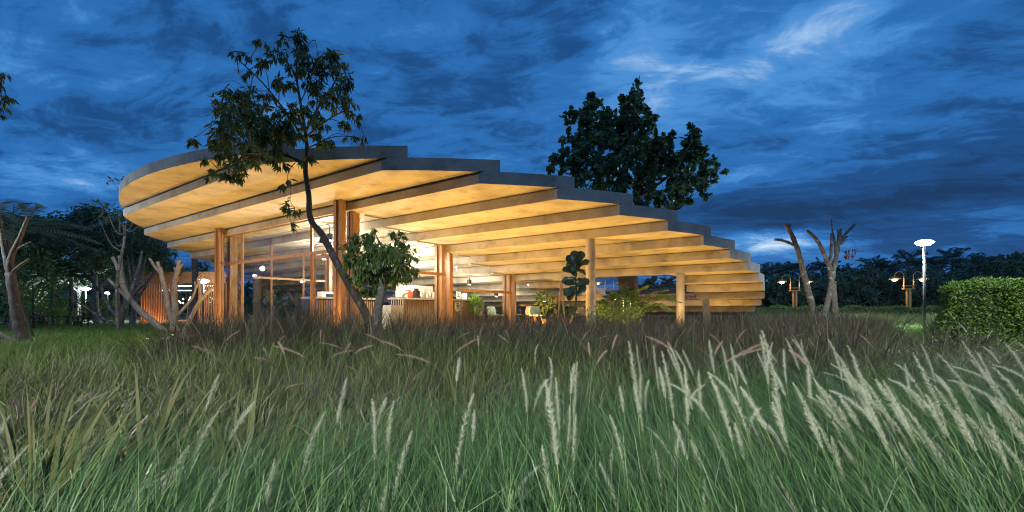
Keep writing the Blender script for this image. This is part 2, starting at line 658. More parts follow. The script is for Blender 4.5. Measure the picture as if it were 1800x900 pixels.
NB = 18
for i in range(1, NB + 1):
    mb = MB()
    sa = -RR + .004 if i == 1 else S(i - 1)
    u = U(i)
    if i == 1:
        seg(mb, sa, S(i), u, u + .28)
    else:
        rc = .20 if i <= 4 else .24
        seg(mb, sa, S(i), u, u + rc)
        seg(mb, sa + (.08 if i <= 4 else .04), S(i), u + rc, u + .28)
    seg(mb, S(i) + .001, S(i) + .33, u + .022, u + .28, 5)
    o = mb.build('roof_slab', M['concrete'], pav)

# raised floor inside the glass line
mb = MB()
ss = np.linspace(S(2.75), S(12.5), 24)
strip(mb, ss, [-4.45] * 24, [min(half(q) - .6, 2.6) for q in ss], 0.01, FLOOR)
mb.build('floor', M['floor'], pav)


# timber pillars that clasp the beams
def pillar(k, t0, n_front=3):
    root = MB()
    s1 = S(k)
    # core board, hidden between the planks, carries the group
    root.obox(ST(s1 - .115, t0, (FLOOR + U(k)) / 2 - .012), NV * .03, DV * .145, vec(0, 0, (U(k) - FLOOR) / 2 - .02))
    p = root.build('pillar', M['wood'], pav)
    for j, (off, ds) in enumerate(((-.125, -.03), (-.012, 0), (.11, -.045))):
        q = MB()
        q.obox(ST(s1 - .185 + ds, t0 + off, (U(k) - .004) / 2 + .1), NV * .04, DV * .057, vec(0, 0, (U(k) - .2 - .004) / 2))
        q.build('plank', M['wood'], p)
    for j, (off, ds) in enumerate(((.10, .185), (-.02, .21), (-.12, .17))):
        q = MB()
        q.obox(ST(s1 + ds, t0 + off, (U(k + 1) - .004) / 2 + .1), NV * .045, DV * .056, vec(0, 0, (U(k + 1) - .2 - .004) / 2))
        q.build('plank', M['wood'], p)
    q = MB()
    q.obox(ST(s1 + .33, t0 + .02, (U(k + 1) - .004) / 2 + .1), NV * .13, DV * .035, vec(0, 0, (U(k + 1) - .2 - .004) / 2))
    q.build('plank', M['wood'], p)
    return p


for k, t0 in [(k, t_at(x, S(k) - .185)) for k, x in ((3, 385), (3, 597), (6, 773), (9, 891), (12, 974))] + [(6, 2.5), (9, 2.5), (12, -1.2), (12, 2.2)]:
    pillar(k, t0)


def pane(a, b, z0, z1, axis):
    """glass sheet 12 mm thick between two points on a plan line"""
    q = MB()
    a, b = np.asarray(a), np.asarray(b)
    m_ = (a + b) / 2
    h = (b - a) / 2
    nrm = np.cross(h, vec(0, 0, 1))
    nrm /= np.linalg.norm(nrm)
    q.obox(m_ + vec(0, 0, (z0 + z1) / 2), h * .997, nrm * .006, vec(0, 0, (z1 - z0) / 2))
    return q.build('glass_pane', M['glass'], pav)


def rail(name, a, b, wd=.08, hd=.08, m='wood'):
    q = MB()
    q.bar(a, b, wd, hd)
    return q.build(name, M[m], pav)


# front glazing under the third beam
s1 = S(3) + .12
tR, tL = t_at(597, S(3)) + .16, t_at(385, S(3)) - .1
tm1, tm2 = t_at(426, s1), t_at(548, s1)
ztr = 2.84
top = U(4) - .005
edges = [tL, tm1, tm2, tR]
for a, b in zip(edges[:-1], edges[1:]):
    pane(ST(s1, a - .03, 0), ST(s1, b + .03, 0), ztr + .05, top - .04, 0)
for a, b in zip(edges[:2], edges[1:3]):
    nsub = 1 if a == tL else 2
    for j in range(nsub):
        aa, bb = a + (b - a) * j / nsub, a + (b - a) * (j + 1) / nsub
        pane(ST(s1, aa - .035, 0), ST(s1, bb + .035, 0), FLOOR + .06, ztr - .05, 0)
rail('transom', ST(s1, tL + .2, ztr), ST(s1, tR - .05, ztr), .09, .09)
rail('head_rail', ST(s1, tL + .2, top - .018), ST(s1, tR - .05, top - .018), .06, .036)
rail('sill', ST(s1, tL + .2, FLOOR + .03), ST(s1, tR - .05, FLOOR + .03), .1, .06)
for t in (tL + .09, tm1, tm2):
    rail('mullion', ST(s1, t, FLOOR + .062), ST(s1, t, ztr - .047), .08, .07)
    rail('mullion', ST(s1, t, ztr + .047), ST(s1, t, top - .038), .08, .07)
# glazed door between the mullion and the corner pillar
q = MB()
da, db = tm2 - .10, tR + .02
for t in (da - .05, db + .05):
    q.obox(ST(s1 - .02, t, (FLOOR + ztr) / 2), NV * .025, DV * .05, vec(0, 0, (ztr - .06 - FLOOR) / 2 - .03))
q.obox(ST(s1 - .02, (da + db) / 2, ztr - .15), NV * .024, DV * (abs(da - db) / 2 - .1), vec(0, 0, .055))
q.obox(ST(s1 - .02, (da + db) / 2, FLOOR + .16), NV * .024, DV * (abs(da - db) / 2 - .1), vec(0, 0, .09))
door = q.build('door', M['wood'], pav)
q = MB()
q.obox(ST(s1 - .02, (da + db) / 2, (FLOOR + .25 + ztr - .205) / 2), DV * (abs(da - db) / 2 - .1), NV * .005, vec(0, 0, (ztr - .205 - FLOOR - .25) / 2))
q.build('door_glass', M['glass'], door)
q = MB()
q.bar(ST(s1 - .11, da - .05, 1.42), ST(s1 - .11, da - .05, 2.02), .035)
q.bar(ST(s1 - .10, da - .05, 1.52), ST(s1 - .045, da - .05, 1.52), .03)
q.bar(ST(s1 - .10, da - .05, 1.92), ST(s1 - .045, da - .05, 1.92), .03)
q.build('door_handle', M['light_wood'], door)

# side glazing facing the planting: three bays stepping down with the roof
TG = -4.2
for bay, (k, zr) in enumerate(((3, 2.33), (6, 1.82), (9, 1.31))):
    for j in range(3):
        a = S(k + j) + (.62 if j == 0 else .0)
        b = S(k + j + 1) - (.28 if j == 2 else .0)
        zt = U(k + j + 1) - .004
        pane(ST(a, TG, 0), ST(b, TG, 0), FLOOR + .08, zt, 0)
        rail('head_rail', ST(a, TG - .02, zt - .02), ST(b, TG - .02, zt - .02), .04, .036, 'steel_grey')
    rail('transom', ST(S(k) + .62, TG - .06, zr), ST(S(k + 3) - .02, TG - .06, zr), .08, .085)
    rail('sill', ST(S(k) + .62, TG, FLOOR + .04), ST(S(k + 3) - .25, TG, FLOOR + .04), .08, .075)
# far side glazing and the back of the cafe
TB = 2.5
for k in (3, 6, 9):
    for j in range(3):
        a = S(k + j) + (.62 if j == 0 else .0)
        b = S(k + j + 1) - (.28 if j == 2 else .0)
        pane(ST(a, TB, 0), ST(b, TB, 0), FLOOR + .08, U(k + j + 1) - .004, 0)
        rail('mullion', ST(b, TB, FLOOR + .01), ST(b, TB, U(k + j + 1) - .01), .05, .06)
    rail('transom', ST(S(k) + .62, TB, 2.33 - .17 * (k - 3)), ST(S(k + 3) - .3, TB, 2.33 - .17 * (k - 3)), .06, .08)
sb = S(12) + .1
for a, b in ((2.0, .6), (.6, -.9), (-1.4, -2.7), (-2.7, -4.0)):
    pane(ST(sb, a, 0), ST(sb, b, 0), FLOOR + .02, U(13) - .004, 0)
    rail('mullion', ST(sb, b, FLOOR + .01), ST(sb, b, U(13) - .01), .05, .06)

# round columns under the open side
for (i, t, name) in ((6.12, None, 1038), (9.12, None, 1196), (12.12, None, 1241), (15.1, None, 1215)):
    s = S(i)
    t = t_at(name, s)
    q = MB()
    zt = U(int(i) + 1) - .003
    q.lathe([(.135, .0), (.135, zt)], ST(s, t, 0), 24)
    q.build('column', M['column_concrete'], pav, smooth=False)
    me = pav.children[-1].data if False else None

# concrete column inside the cafe behind the front glass
q = MB()
s = S(6.6)
t = t_at(452, s)
q.lathe([(.19, FLOOR), (.19, U(7) - .003)], ST(s, t, 0), 20)
q.build('column', M['column_concrete'], pav)

# cable net over the tree court
q = MB()
for j in range(17):
    a = j / 16
    t0 = -10.6 + a * 3.6
    q.tube([ST(S(9) + .5, t0, 2.46), ST(S(13), t0, 1.62)], .006, 3)
for j in range(22):
    a = j / 21
    s = S(9) + .5 + a * (S(13) - S(9) - .5)
    z = 2.46 - .84 * a
    q.tube([ST(s, -10.6, z + .005), ST(s, -7.0, z + .005)], .006, 3)
tag(q.build('safety_net', M['steel'], pav), kind='stuff')

# clay tile strip capping the far roof edge
til = MB()
for j in range(34):
    t = -10.5 + j * .17
    a, b = ST(S(13) - .03, t, 1.60), ST(S(13) + 1.5, t, 2.06)
    til.tube([a, a * .5 + b * .5, b], .085, 6)
tag(til.build('roof_tile', M['roof_tile'], pav), kind='stuff')

# ------------------------------------------------------------------ warm ground lights under the eaves
WARM = (1.0, .53, .118)
UPL = [
    # step, t, energy, where
    (2.45, 2.75, 40, 'at the foot of the left timber pillar'), (2.45, -4.35, 62, 'at the foot of the corner pillar behind the leaning trunk'), (1.2, 3.4, 55, 'under the left tip of the roof'), (1.0, -1.2, 95, 'under the highest roof band'),
    (2.3, 5.6, 45, 'left of the left timber pillar'), (2.2, 0.2, 60, 'in front of the glazed front'), (4.4, -5.6, 100, 'beside the young tree'), (5.2, -8.6, 120, 'in front of the middle pillar'), (6.9, -5.4, 85, 'at the foot of the middle pillar'),
    (6.8, -10.1, 85, 'left of the fern'), (9.4, -5.2, 55, 'at the foot of the third pillar'), (10.2, -12.0, 45, 'right of the second round column'), (8.4, -11.4, 50, 'between the first and second round columns'), (11.2, -5.6, 38, 'behind the bamboo stakes'),
    (12.5, -11.3, 32, 'at the foot of the third round column'), (4.2, 5.6, 45, 'behind the left timber pillar'), (3.3, -7.4, 115, 'right of the slender tree'), (12.2, -8.6, 26, 'in the tree court'), (14.2, -5.0, 8, 'under the lowest roof bands'), (6.4, -11.6, 55, 'under the roof edge right of the fig')]
upl0 = None
for (i, t, e, wh) in UPL:
    p = ST(S(i), t, 0)
    if upl0 is None:
        upl0 = thing('ground_uplight', 'small black ground uplight ' + wh, 'uplight', p, 'warm uplights under the pavilion roof')
        q = MB()
        q.lathe([(.07, 0), (.07, .12), (.055, .13)], p, 12)
        q.build('housing', M['black_paint'], upl0)
        q = MB()
        q.lathe([(.05, .131), (.05, .137)], p, 12)
        q.build('lens', M['lamp_warm'], upl0)
    else:
        dup(upl0, p, 0, 1, 'small black ground uplight ' + wh)
    lamp('uplight_beam', 'SPOT', p + vec(0, 0, .22), e * 5.2, WARM, size=.06, spot=165, aim=(0, 0, 1))

# ------------------------------------------------------------------ cafe interior
WHITE = (1.0, .84, .62)


def pendant(i, t, drop, e, label):
    z1 = U(math.ceil(i)) - .002
    p = ST(S(i), t, z1)
    r = thing('ceiling_light', label, 'ceiling light', p, 'ceiling lights in the cafe')
    q = MB()
    q.tube([p, p - vec(0, 0, drop)], .012, 6)
    q.build('rod', M['steel'], r)
    q = MB()
    q.lathe([(.085, -drop - .20), (.095, -drop - .19), (.095, -drop), (.03, -drop + .02)], p, 14)
    q.build('lamp_shade', M['steel'], r)
    q = MB()
    q.lathe([(.055, -drop - .215), (.055, -drop - .203)], p, 12)
    q.build('bulb', M['lamp_warm'], r)
    lamp('ceiling_lamp', 'POINT', p - vec(0, 0, drop + .32), e * 4.6, WHITE, size=.09)


pendant(3.6, -2.2, .35, 75, 'black can light below the ceiling behind the top glass by the corner pillar')
pendant(4.6, 0.2, .42, 75, 'black can light hanging deeper in the cafe behind the big front pane')
pendant(5.5, -3.0, .30, 75, 'can light above the coffee counter behind the small leafy tree')
pendant(6.6, -1.2, .25, 55, 'can light over the counter behind the middle pillar')
pendant(8.4, -2.6, .2, 30, 'can light over the white chairs near the third pillar')
pendant(6.3, 1.6, .3, 60, 'extra can light added far left in the cafe to brighten it behind the front glass')  # added to brighten the dim left part of the interior
pendant(10.4, -2.0, .1, 18, 'small can light at the low far end of the cafe')

# conduits under the cafe ceiling
for n_, (i0, ta, tb, zz) in enumerate(((3.45, -4.05, 1.9, .10), (4.3, -4.0, 1.8, .16))):
    q = MB()
    z = U(math.ceil(i0)) - zz
    q.tube([ST(S(i0), ta, z), ST(S(i0), tb, z)], .022, 6)
    tag(q.build('conduit', M['steel_grey']), ['thin grey conduit running under the ceiling behind the front glass', 'second grey conduit deeper under the cafe ceiling'][n_], 'conduit', 'conduits under the cafe ceiling')
q = MB()
p0 = px(748, 428, 16.6)
q.tube([p0 + vec(-.25, .1, .12), p0 + vec(-.02, 0, .04)], .012, 6)
q.tube([p0 + vec(-.05, 0, .06), p0 + vec(.10, -.03, -.09)], .05, 10)
tag(q.build('security_camera', M['steel_grey']), 'small grey camera on a bracket high beside the middle pillar', 'camera')


def counter(name, label, a, b, depth, inward, htop, slat_mat):
    """slatted counter along the line a-b (front face), top board above"""
    a, b = np.asarray(a), np.asarray(b)
    mid_ = (a + b) / 2
    d = b - a
    l = np.linalg.norm(d)
    d = d / l
    r = thing(name, label, 'counter', (*mid_[:2], FLOOR))
    q = MB()
    q.obox(mid_ + inward * depth / 2 + vec(0, 0, FLOOR + htop / 2 - .03), d * l / 2, inward * (depth / 2 - .02), vec(0, 0, htop / 2 - .032))
    q.build('carcass', M['dark_wood'], r)
    q = MB()
    q.obox(mid_ + inward * (depth / 2 - .03) + vec(0, 0, FLOOR + htop - .025), d * (l / 2 + .05), inward * (depth / 2 + .05), vec(0, 0, .03))
    q.build('worktop', M['cream_stone'], r)
    n = int(l / .085)
    src = None
    for j in range(n):
        c = a + d * (l * (j + .5) / n)
        if src is None:
            q = MB()
            q.obox(c - inward * .004 + vec(0, 0, FLOOR + htop / 2 - .04), d * .028, inward * .02, vec(0, 0, htop / 2 - .045))
            src = q.build('slat', slat_mat, r)
            c0 = c
        else:
            piece(src, 'slat', r, c - c0)
    return r


tc1 = -2.7
ca, cb = ST(s_at(706, tc1), tc1, 0), ST(s_at(833, tc1), tc1, 0)
counter('coffee_counter', 'timber slatted coffee counter with pale worktop behind the middle pillar', ca, cb, .7, DV, 1.12, M['light_wood'])
tc2 = -1.9
counter('side_counter', 'slatted counter behind the corner pillar and the leaning trunk', ST(s_at(550, tc2), tc2, 0), ST(s_at(668, tc2), tc2, 0), .6, DV, 1.10, M['light_wood'])


def on_counter(x, dy=0.2, z=FLOOR + 1.12 + .006):
    t = tc1 + dy
    return ST(s_at(x, t), t, z)


rzn = math.atan2(NV[1], NV[0])
# things standing on the counter
p = on_counter(709, .35)
r = thing('coffee_machine', 'beige espresso machine with a domed lever at the near end of the counter', 'coffee machine', p)
q = MB()
q.box(p + vec(0, 0, .26), (.42, .38, .46), rzn)
q.build('body', M['white_plastic'], r)
q = MB()
q.box(p + vec(0, 0, .52), (.5, .42, .06), rzn)
q.build('top', M['steel_grey'], r)
q = MB()
ang = np.linspace(0, math.pi, 12)
q.tube([p + NV * (.24 * math.cos(a)) - DV * .24 + vec(0, 0, .06 + .22 * math.sin(a)) for a in ang], .015, 6)
q.build('lever', M['steel'], r)
p = on_counter(721, .15)
q = MB()
q.lathe([(.09, 0), (.11, .05), (.11, .2), (.05, .24), (.05, .28)], p, 14)
tag(q.build('canister', M['red_tin'], base=p), 'orange red canister on the coffee counter', 'canister')
p = on_counter(732, .2)
q = MB()
q.box(p + vec(0, 0, .03), (.3, .24, .06), rzn)
q.box(p + vec(0, 0, .17), (.2, .18, .22), rzn)
q.lathe([(.07, .28), (.09, .3), (.09, .36)], p, 10)
tag(q.build('coffee_grinder', M['black_paint'], base=p), 'black grinder beside the red canister on the counter', 'grinder')
cupl = ['tall white paper cup stack next to the grinder on the counter', 'white box leaning behind the cups on the counter', 'short white cup stack left of the middle pillar', 'wide white carton beside the middle pillar on the counter', 'white cup stack touching the middle pillar']
for j, x in enumerate((740, 746, 751, 757, 762)):
    p = on_counter(x, .12 + .1 * (j % 2))
    q = MB()
    if j in (1, 3):
        q.box(p + vec(0, 0, .15), (.2, .1, .30 if j == 1 else .22), rzn + .3)
        q.box(p + vec(0, 0, (.305 if j == 1 else .225) + .003), (.17, .07, .012), rzn + .3)
    else:
        h = (.30, 0, .2, 0, .25)[j]
        pr = []
        for k in range(5):
            pr += [(.055, h * k / 5), (.07, h * (k + .9) / 5)]
        q.lathe(pr, p, 12)
    tag(q.build('paper_cup' if j not in (1, 3) else 'carton', M['white_paint'], base=p), cupl[j], 'cup stack' if j not in (1, 3) else 'carton', 'white goods on the coffee counter')
p = on_counter(806, .25)
r = thing('counter_card', 'white card with dark print standing on the far end of the counter', 'card', p)
q = MB()
q.box(p + vec(0, 0, .16), (.24, .02, .32), rzn)
q.build('board', M['white_paint'], r)
q = MB()
for k, wd in enumerate((.14, .1, .16)):
    q.box(p - DV * .0125 + vec(0, 0, .25 - .06 * k), (wd, .003, .025), rzn)
q.build('print', M['ink'], r)
p = on_counter(816, .3)
q = MB()
q.box(p + vec(0, 0, .12), (.2, .14, .24), rzn)
q.box(p + vec(0, 0, .255), (.16, .1, .02), rzn)
tag(q.build('carton', M['white_paint'], base=p), 'small white carton right of the printed card', 'carton', 'white goods on the coffee counter')
# pale menu board behind the counter
p = on_counter(738, 1.9, FLOOR + 1.0)
r = thing('menu_board', 'pale rectangular board standing behind the cups at the counter', 'board', p)
q = MB()
q.box(p + vec(0, 0, .45), (1.5, .04, .55), rzn)
q.build('board', M['cream_stone'], r)
q = MB()
q.box(p + vec(0, 0, .05), (.06, .06, .34), rzn)
q.build('leg', M['steel'], r)
# shield sign on the counter front
p = on_counter(804.5, -.045, 1.25)
r = thing('shield_sign', 'cream shield shaped sign with three dark lines hung on the counter front', 'sign', p)
q = MB()
sh = [(-.16, .17), (.16, .17), (.16, -.05), (.12, -.16), (0, -.24), (-.12, -.16), (-.16, -.05)]
V = [p + NV * a + vec(0, 0, b) + DV * dd for dd in (-.012, .012) for a, b in sh]
q.add(V, [tuple(range(7)), tuple(range(13, 6, -1))] + [(k, k + 7, (k + 1) % 7 + 7, (k + 1) % 7) for k in range(7)])
q.build('plate', M['white_paint'], r)
q = MB()
for k, (wd, hh) in enumerate(((.24, .035), (.20, .05), (.10, .04))):
    q.obox(p - DV * .015 + vec(0, 0, .10 - .085 * k), NV * wd / 2, DV * .002, vec(0, 0, hh / 2))
q.build('lettering', M['ink'], r)
# white wire rack beside the counter
p = ST(s_at(690, -3.0), -3.0, FLOOR)
r = thing('wire_rack', 'white display fridge with a low wire rack on top between the two counters', 'rack', p)
q = MB()
q.box(p + vec(0, 0, .42), (.55, .5, .84), rzn)
q.build('cabinet', M['white_paint'], r)
for j in range(6):
    q = MB()
    q.bar(p + NV * (-.25 + .1 * j) - DV * .24 + vec(0, 0, .85), p + NV * (-.25 + .1 * j) - DV * .24 + vec(0, 0, 1.1), .018)
    q.build('rail', M['white_paint'], r)
q = MB()
q.bar(p + NV * -.28 - DV * .24 + vec(0, 0, 1.11), p + NV * .28 - DV * .24 + vec(0, 0, 1.11), .02)
q.build('top_rail', M['white_paint'], r)
# back shelves and dark equipment in the kitchen
p = ST(S(6.5), .9, FLOOR)
r = thing('back_shelf', 'dark back shelf unit deep in the cafe behind the front glass', 'shelf', p)
q = MB()
q.box(p + vec(0, 0, .8), (2.6, .06, 1.5), rzn)
q.build('back_panel', M['dark_wood'], r)
for j in range(4):
    q = MB()
    q.box(p - DV * .2 + vec(0, 0, .15 + .45 * j), (2.6, .34, .04), rzn)
    q.build('shelf', M['steel'], r)
p = px(598 - 3, 547, 21) if False else ST(S(5.2), 1.2, FLOOR + .9)
r = thing('air_conditioner', 'white fan unit box seen low through the front glass', 'air conditioner', p)
q = MB()
q.box(p + vec(0, 0, .25), (.7, .3, .5), rzn)
q.build('casing', M['white_paint'], r)
q = MB()
cpt = p - NV * 0 - DV * .155 + vec(0, 0, .25)
q.obox(cpt, NV * .17, DV * .003, vec(0, 0, .17))
q.build('fan_grille', M['black_paint'], r)


def chair_proto(m, label):
    r = thing('chair', label, 'chair', (0, 0, 0), 'shell chairs in the cafe')
    q = MB()
    V, F = [], []
    nu, nv = 9, 8
    for a in range(nv):
        for b in range(nu):
            w_ = -1 + 2 * b / (nu - 1)
            if a < 4:
                y, z = -.22 + .13 * a, .45 - .02 * math.sin(a) + .05 * w_ ** 2
                hw = .22
            else:
                k = (a - 3) / 4
                y, z = .17 + .12 * k - .05 * w_ ** 2 * k, .45 + .38 * k
                hw = .24 - .06 * max(0, k - .5) * 2 * abs(w_)
            V.append((hw * w_, y, z))
    V += [(x, y - .004, z - .016) for x, y, z in V]
    n = nu * nv
    for a in range(nv - 1):
        for b in range(nu - 1):
            i = a * nu + b
            F += [(i, i + 1, i + nu + 1, i + nu), (n + i, n + i + nu, n + i + nu + 1, n + i + 1)]
    q.add(V, F)
    q.build('seat', m, r, smooth=True)
    for sx in (-1, 1):
        for sy in (-1, 1):
            q = MB()
            q.tube([(sx * .12, sy * .12, .44), (sx * .22, sy * .21, 0)], [.018, .013], 6)
            q.build('leg', M['light_wood'], r)
    return r


ch_w = chair_proto(M['white_plastic'], 'white shell chair at the near edge of the seating by the counter end')
ch_m = chair_proto(M['mint_plastic'], 'mint green shell chair facing the glass in the third bay')
spots = [(843, 20.0, 2.6, 'w', None), (866, 21.2, .4, 'w', 'white shell chair half behind the third pillar'), (873, 19.2, 2.0, 'm', 'mint green chair between two white chairs left of the third pillar'),
         (935, 20.3, 2.8, 'w', 'white shell chair left of the mint chair in the last bay'), (944, 19.3, 2.7, 'm', None), (1024, 23.0, .3, 'w', 'white chair far back behind the fig plant'), (905, 22.0, .8, 'm', 'dark looking mint chair behind the third pillar planks')]
used_ = set()
for x, Y, rz, kd, lb in spots:
    p = ground_at(x, Y)
    p[2] = FLOOR + .004
    src = ch_w if kd == 'w' else ch_m
    if lb is None and kd not in used_:
        src.location = p
        src.rotation_euler = (0, 0, rz)
        used_.add(kd)
    else:
        dup(src, p, rz, 1, lb)


def table_proto(label):
    r = thing('cafe_table', label, 'table', (0, 0, 0), 'round cafe tables')
    q = MB()
    q.lathe([(.34, .70), (.35, .705), (.35, .73), (.34, .735)], (0, 0, 0), 20)
    q.build('table_top', M['light_wood'], r)
    q = MB()
    q.lathe([(.2, 0), (.2, .02), (.03, .05), (.03, .70)], (0, 0, 0), 14)
    q.build('pedestal', M['steel'], r)
    return r


tb0 = table_proto('round cafe table beside the white chairs near the counter end')
p = ground_at(856, 20.2)
p[2] = FLOOR + .004
tb0.location = p
p = ground_at(955, 20.6)
p[2] = FLOOR + .004
dup(tb0, p, 0, 1, 'round cafe table by the potted plants in the last bay')


def potted(x, Y, h, rad, label, leafm, n=260, z0=FLOOR + .004, L=.13, W=.06):
    p = ground_at(x, Y)
    p[2] = z0
    r = thing('potted_plant', label, 'potted plant', p, 'potted plants in the cafe')
    q = MB()
    q.lathe([(.12, 0), (.17, .26), (.18, .28), (.15, .28), (.14, .24)], p, 14)
    q.build('pot', M['terracotta'], r)
    q = MB()
    for k in range(6):
        a = rng.uniform(0, 6.28)
        q.tube([p + vec(0, 0, .22), p + vec(math.cos(a) * rad * .4, math.sin(a) * rad * .4, h * .75)], .008, 4)
    q.build('stem', M['stem'], r)
    q = MB()
    D = rng.normal(size=(n, 3))
    D /= np.linalg.norm(D, axis=1)[:, None]
    P = p + vec(0, 0, h * .72) + D * rng.uniform(.3, 1, (n, 1)) * vec(rad, rad, h * .34)
    q.leaves(P, D + vec(0, 0, .3), L, W)
    q.build('foliage', leafm, r)


potted(835, 19.6, 1.25, .32, 'bright green potted plant at the far end of the coffee counter', M['leaf_lime'])
potted(958, 19.9, 1.45, .42, 'lime green potted plant standing above the last transom', M['leaf_lime'])
potted(975, 20.5, .9, .40, 'low bushy potted plant below the last transom', M['leaf_fern'])
potted(998, 21.0, .8, .40, 'low green plant behind the bamboo stakes', M['leaf_fern'])

# ------------------------------------------------------------------ trees
def bez(pts, n=6):
    """smooth a hand laid polyline (Catmull-Rom)"""
    P = np.asarray(pts, float)
    P = np.concatenate([[2 * P[0] - P[1]], P, [2 * P[-1] - P[-2]]])
    out = []
    for i in range(1, len(P) - 2):
        for k in range(n):
            t = k / n
            a, b, c, d = P[i - 1], P[i], P[i + 1], P[i + 2]
            out.append(.5 * ((2 * b) + (c - a) * t + (2 * a - 5 * b + 4 * c - d) * t * t + (3 * b - a - 3 * c + d) * t ** 3))
    out.append(P[-2])
    return np.array(out)


def limb(mb, pts, r0, r1, n=8, sub=6, mi=0, knob=0.0):
    B = bez(pts, sub)
    m = len(B)
    R = np.linspace(r0, r1, m)
    if knob:
        R = R * (1 + knob * np.sin(np.arange(m) * 1.9 + rng.uniform(0, 6)) * rng.uniform(.3, 1, m))
    mb.tube(B, R, n, mi)
    return B


def clumps(mbl, mbt, cl, skel, nleaf, L, W, droop=.9, roundish=False, twig=.008, flat=1.0):
    """leaf clumps (centre, radius) joined by twigs to the nearest skeleton point"""
    for c, r in cl:
        c = np.asarray(c, float)
        j = np.argmin(np.linalg.norm(skel - c, axis=1))
        a = skel[j]
        m_ = (a + c) / 2 + vec(0, 0, .12 * np.linalg.norm(a - c)) + rng.normal(size=3) * .05 * np.linalg.norm(a - c)
        tw = bez([a, m_, c], 4)
        mbt.tube(tw, np.linspace(twig * 1.6, twig * .6, len(tw)), 4)
        k = max(4, int(nleaf * r * r))
        ntw = max(3, int(k / 12))
        for q in range(ntw):
            d = rng.normal(size=3)
            d /= np.linalg.norm(d)
            e = c + d * r * rng.uniform(.55, 1.05) * vec(1, 1, flat)
            mbt.tube([c, (c + e) / 2 + vec(0, 0, .1 * r), e], twig * .4, 3, cap=False)
            kk = max(3, k // ntw)
            f = rng.uniform(.45, 1.08, kk)[:, None]
            P = c + (e - c) * f + rng.normal(size=(kk, 3)) * r * .10
            D = (e - c) / r * .6 + rng.normal(size=(kk, 3)) * .45 + vec(0, 0, -droop)
            mbl.leaves(P, D, L * rng.uniform(.7, 1.2, kk), W * rng.uniform(.8, 1.2, kk), roundish=roundish)


# leaning tree in front of the roof
YT = 9.4
base = ground_at(652, YT)
ft = thing('slender_tree', 'slender leaning tree with sparse drooping leaves rising in front of the roof edge', 'tree', base)
tk, lf = MB(), MB()
P_ = lambda x, y, d=0.0: px(x, y, YT + d)
tr = limb(tk, [ground_at(664, YT), P_(646, 560), P_(618, 508), P_(590, 458), P_(568, 415), P_(546, 385), P_(543, 345), P_(537, 300), P_(540, 265), P_(536, 228), P_(528, 180), P_(521, 130), P_(524, 85)], .092, .012, 10, 5, knob=.06)
R_ = np.linspace(.1, .02, 13)
skel = [tr[40:]]
for pts, r0 in (([P_(534, 287), P_(513, 278), P_(490, 266), P_(462, 240, -.2), P_(430, 212, -.4), P_(400, 190, -.4)], .04),
                ([P_(490, 266), P_(455, 268, .2), P_(420, 280, .3), P_(385, 300, .4), P_(365, 310, .4)], .022),
                ([P_(537, 232), P_(556, 195, .2), P_(584, 152, .4), P_(600, 118, .5)], .028),
                ([P_(538, 250), P_(508, 205, .1), P_(474, 160, .2), P_(446, 130, .3), P_(404, 92, .3)], .026),
                ([P_(539, 240), P_(570, 215, -.3), P_(606, 196, -.5), P_(628, 205, -.6)], .022),
                ([P_(474, 160), P_(440, 158), P_(408, 140)], .010), ([P_(482, 170), P_(442, 178), P_(402, 148)], .009), ([P_(490, 180), P_(450, 162), P_(412, 120)], .008),
                ([P_(430, 212, -.4), P_(385, 215, -.4), P_(345, 240, -.4)], .012), ([P_(538, 262), P_(590, 240, .8), P_(640, 243, 1.0)], .016),
                ([P_(520, 284), P_(508, 300), P_(506, 318), P_(512, 330)], .009), ([P_(512, 330), P_(510, 352), P_(518, 366)], .006),
                ([P_(528, 180), P_(548, 130), P_(528, 70), P_(526, 50)], .010), ([P_(556, 195, .2), P_(562, 130, .2), P_(555, 72, .2)], .012)):
    skel.append(limb(tk, pts, r0, r0 * .35, 6, 5))
# a cut stub on the trunk
limb(tk, [P_(575, 432), P_(570, 424), P_(563, 422)], .055, .05, 8, 3)
z8 = [(415, 85, 35), (535, 85, 26), (610, 80, 45), (650, 140, 50), (790, 160, 35), (800, 220, 55), (730, 230, 60), (860, 310, 60), (880, 420, 50), (920, 500, 35), (800, 400, 60), (680, 290, 60), (600, 240, 50),
      (500, 170, 50), (350, 165, 26), (290, 150, 22), (420, 220, 40), (350, 265, 28), (480, 310, 32), (560, 340, 46), (720, 420, 45), (620, 430, 36), (260, 400, 60), (350, 390, 60), (210, 460, 60), (300, 480, 80),
      (400, 470, 60), (420, 560, 80), (250, 560, 80), (200, 620, 60), (330, 600, 80), (480, 540, 80), (230, 690, 50), (290, 740, 45), (380, 700, 60), (520, 740, 45), (480, 640, 60), (160, 790, 38), (240, 820, 45),
      (320, 800, 40), (60, 610, 30), (118, 705, 22), (560, 480, 60), (650, 500, 50), (740, 520, 46), (740, 600, 50), (770, 630, 26), (850, 540, 34), (890, 600, 28), (960, 605, 17), (550, 850, 26), (650, 720, 34),
      (700, 340, 40), (640, 180, 40), (560, 560, 60), (440, 390, 40), (600, 600, 40), (590, 1000, 34), (570, 1060, 26), (560, 960, 22)]
cl = []
for x, y, r in z8:
    x, y = 320 + x / 3, 40 + y / 3
    cl.append((px(x, y, YT + rng.uniform(-.7, .7)), r / 3 / FPX * YT * 1.14))
clumps(lf, tk, cl, np.concatenate(skel), 2400, .160, .042, droop=1.0, twig=.007)
tk.build('trunk', M['bark_dark'], ft, smooth=True)
lf.build('crown', M['leaf_tree'], ft)

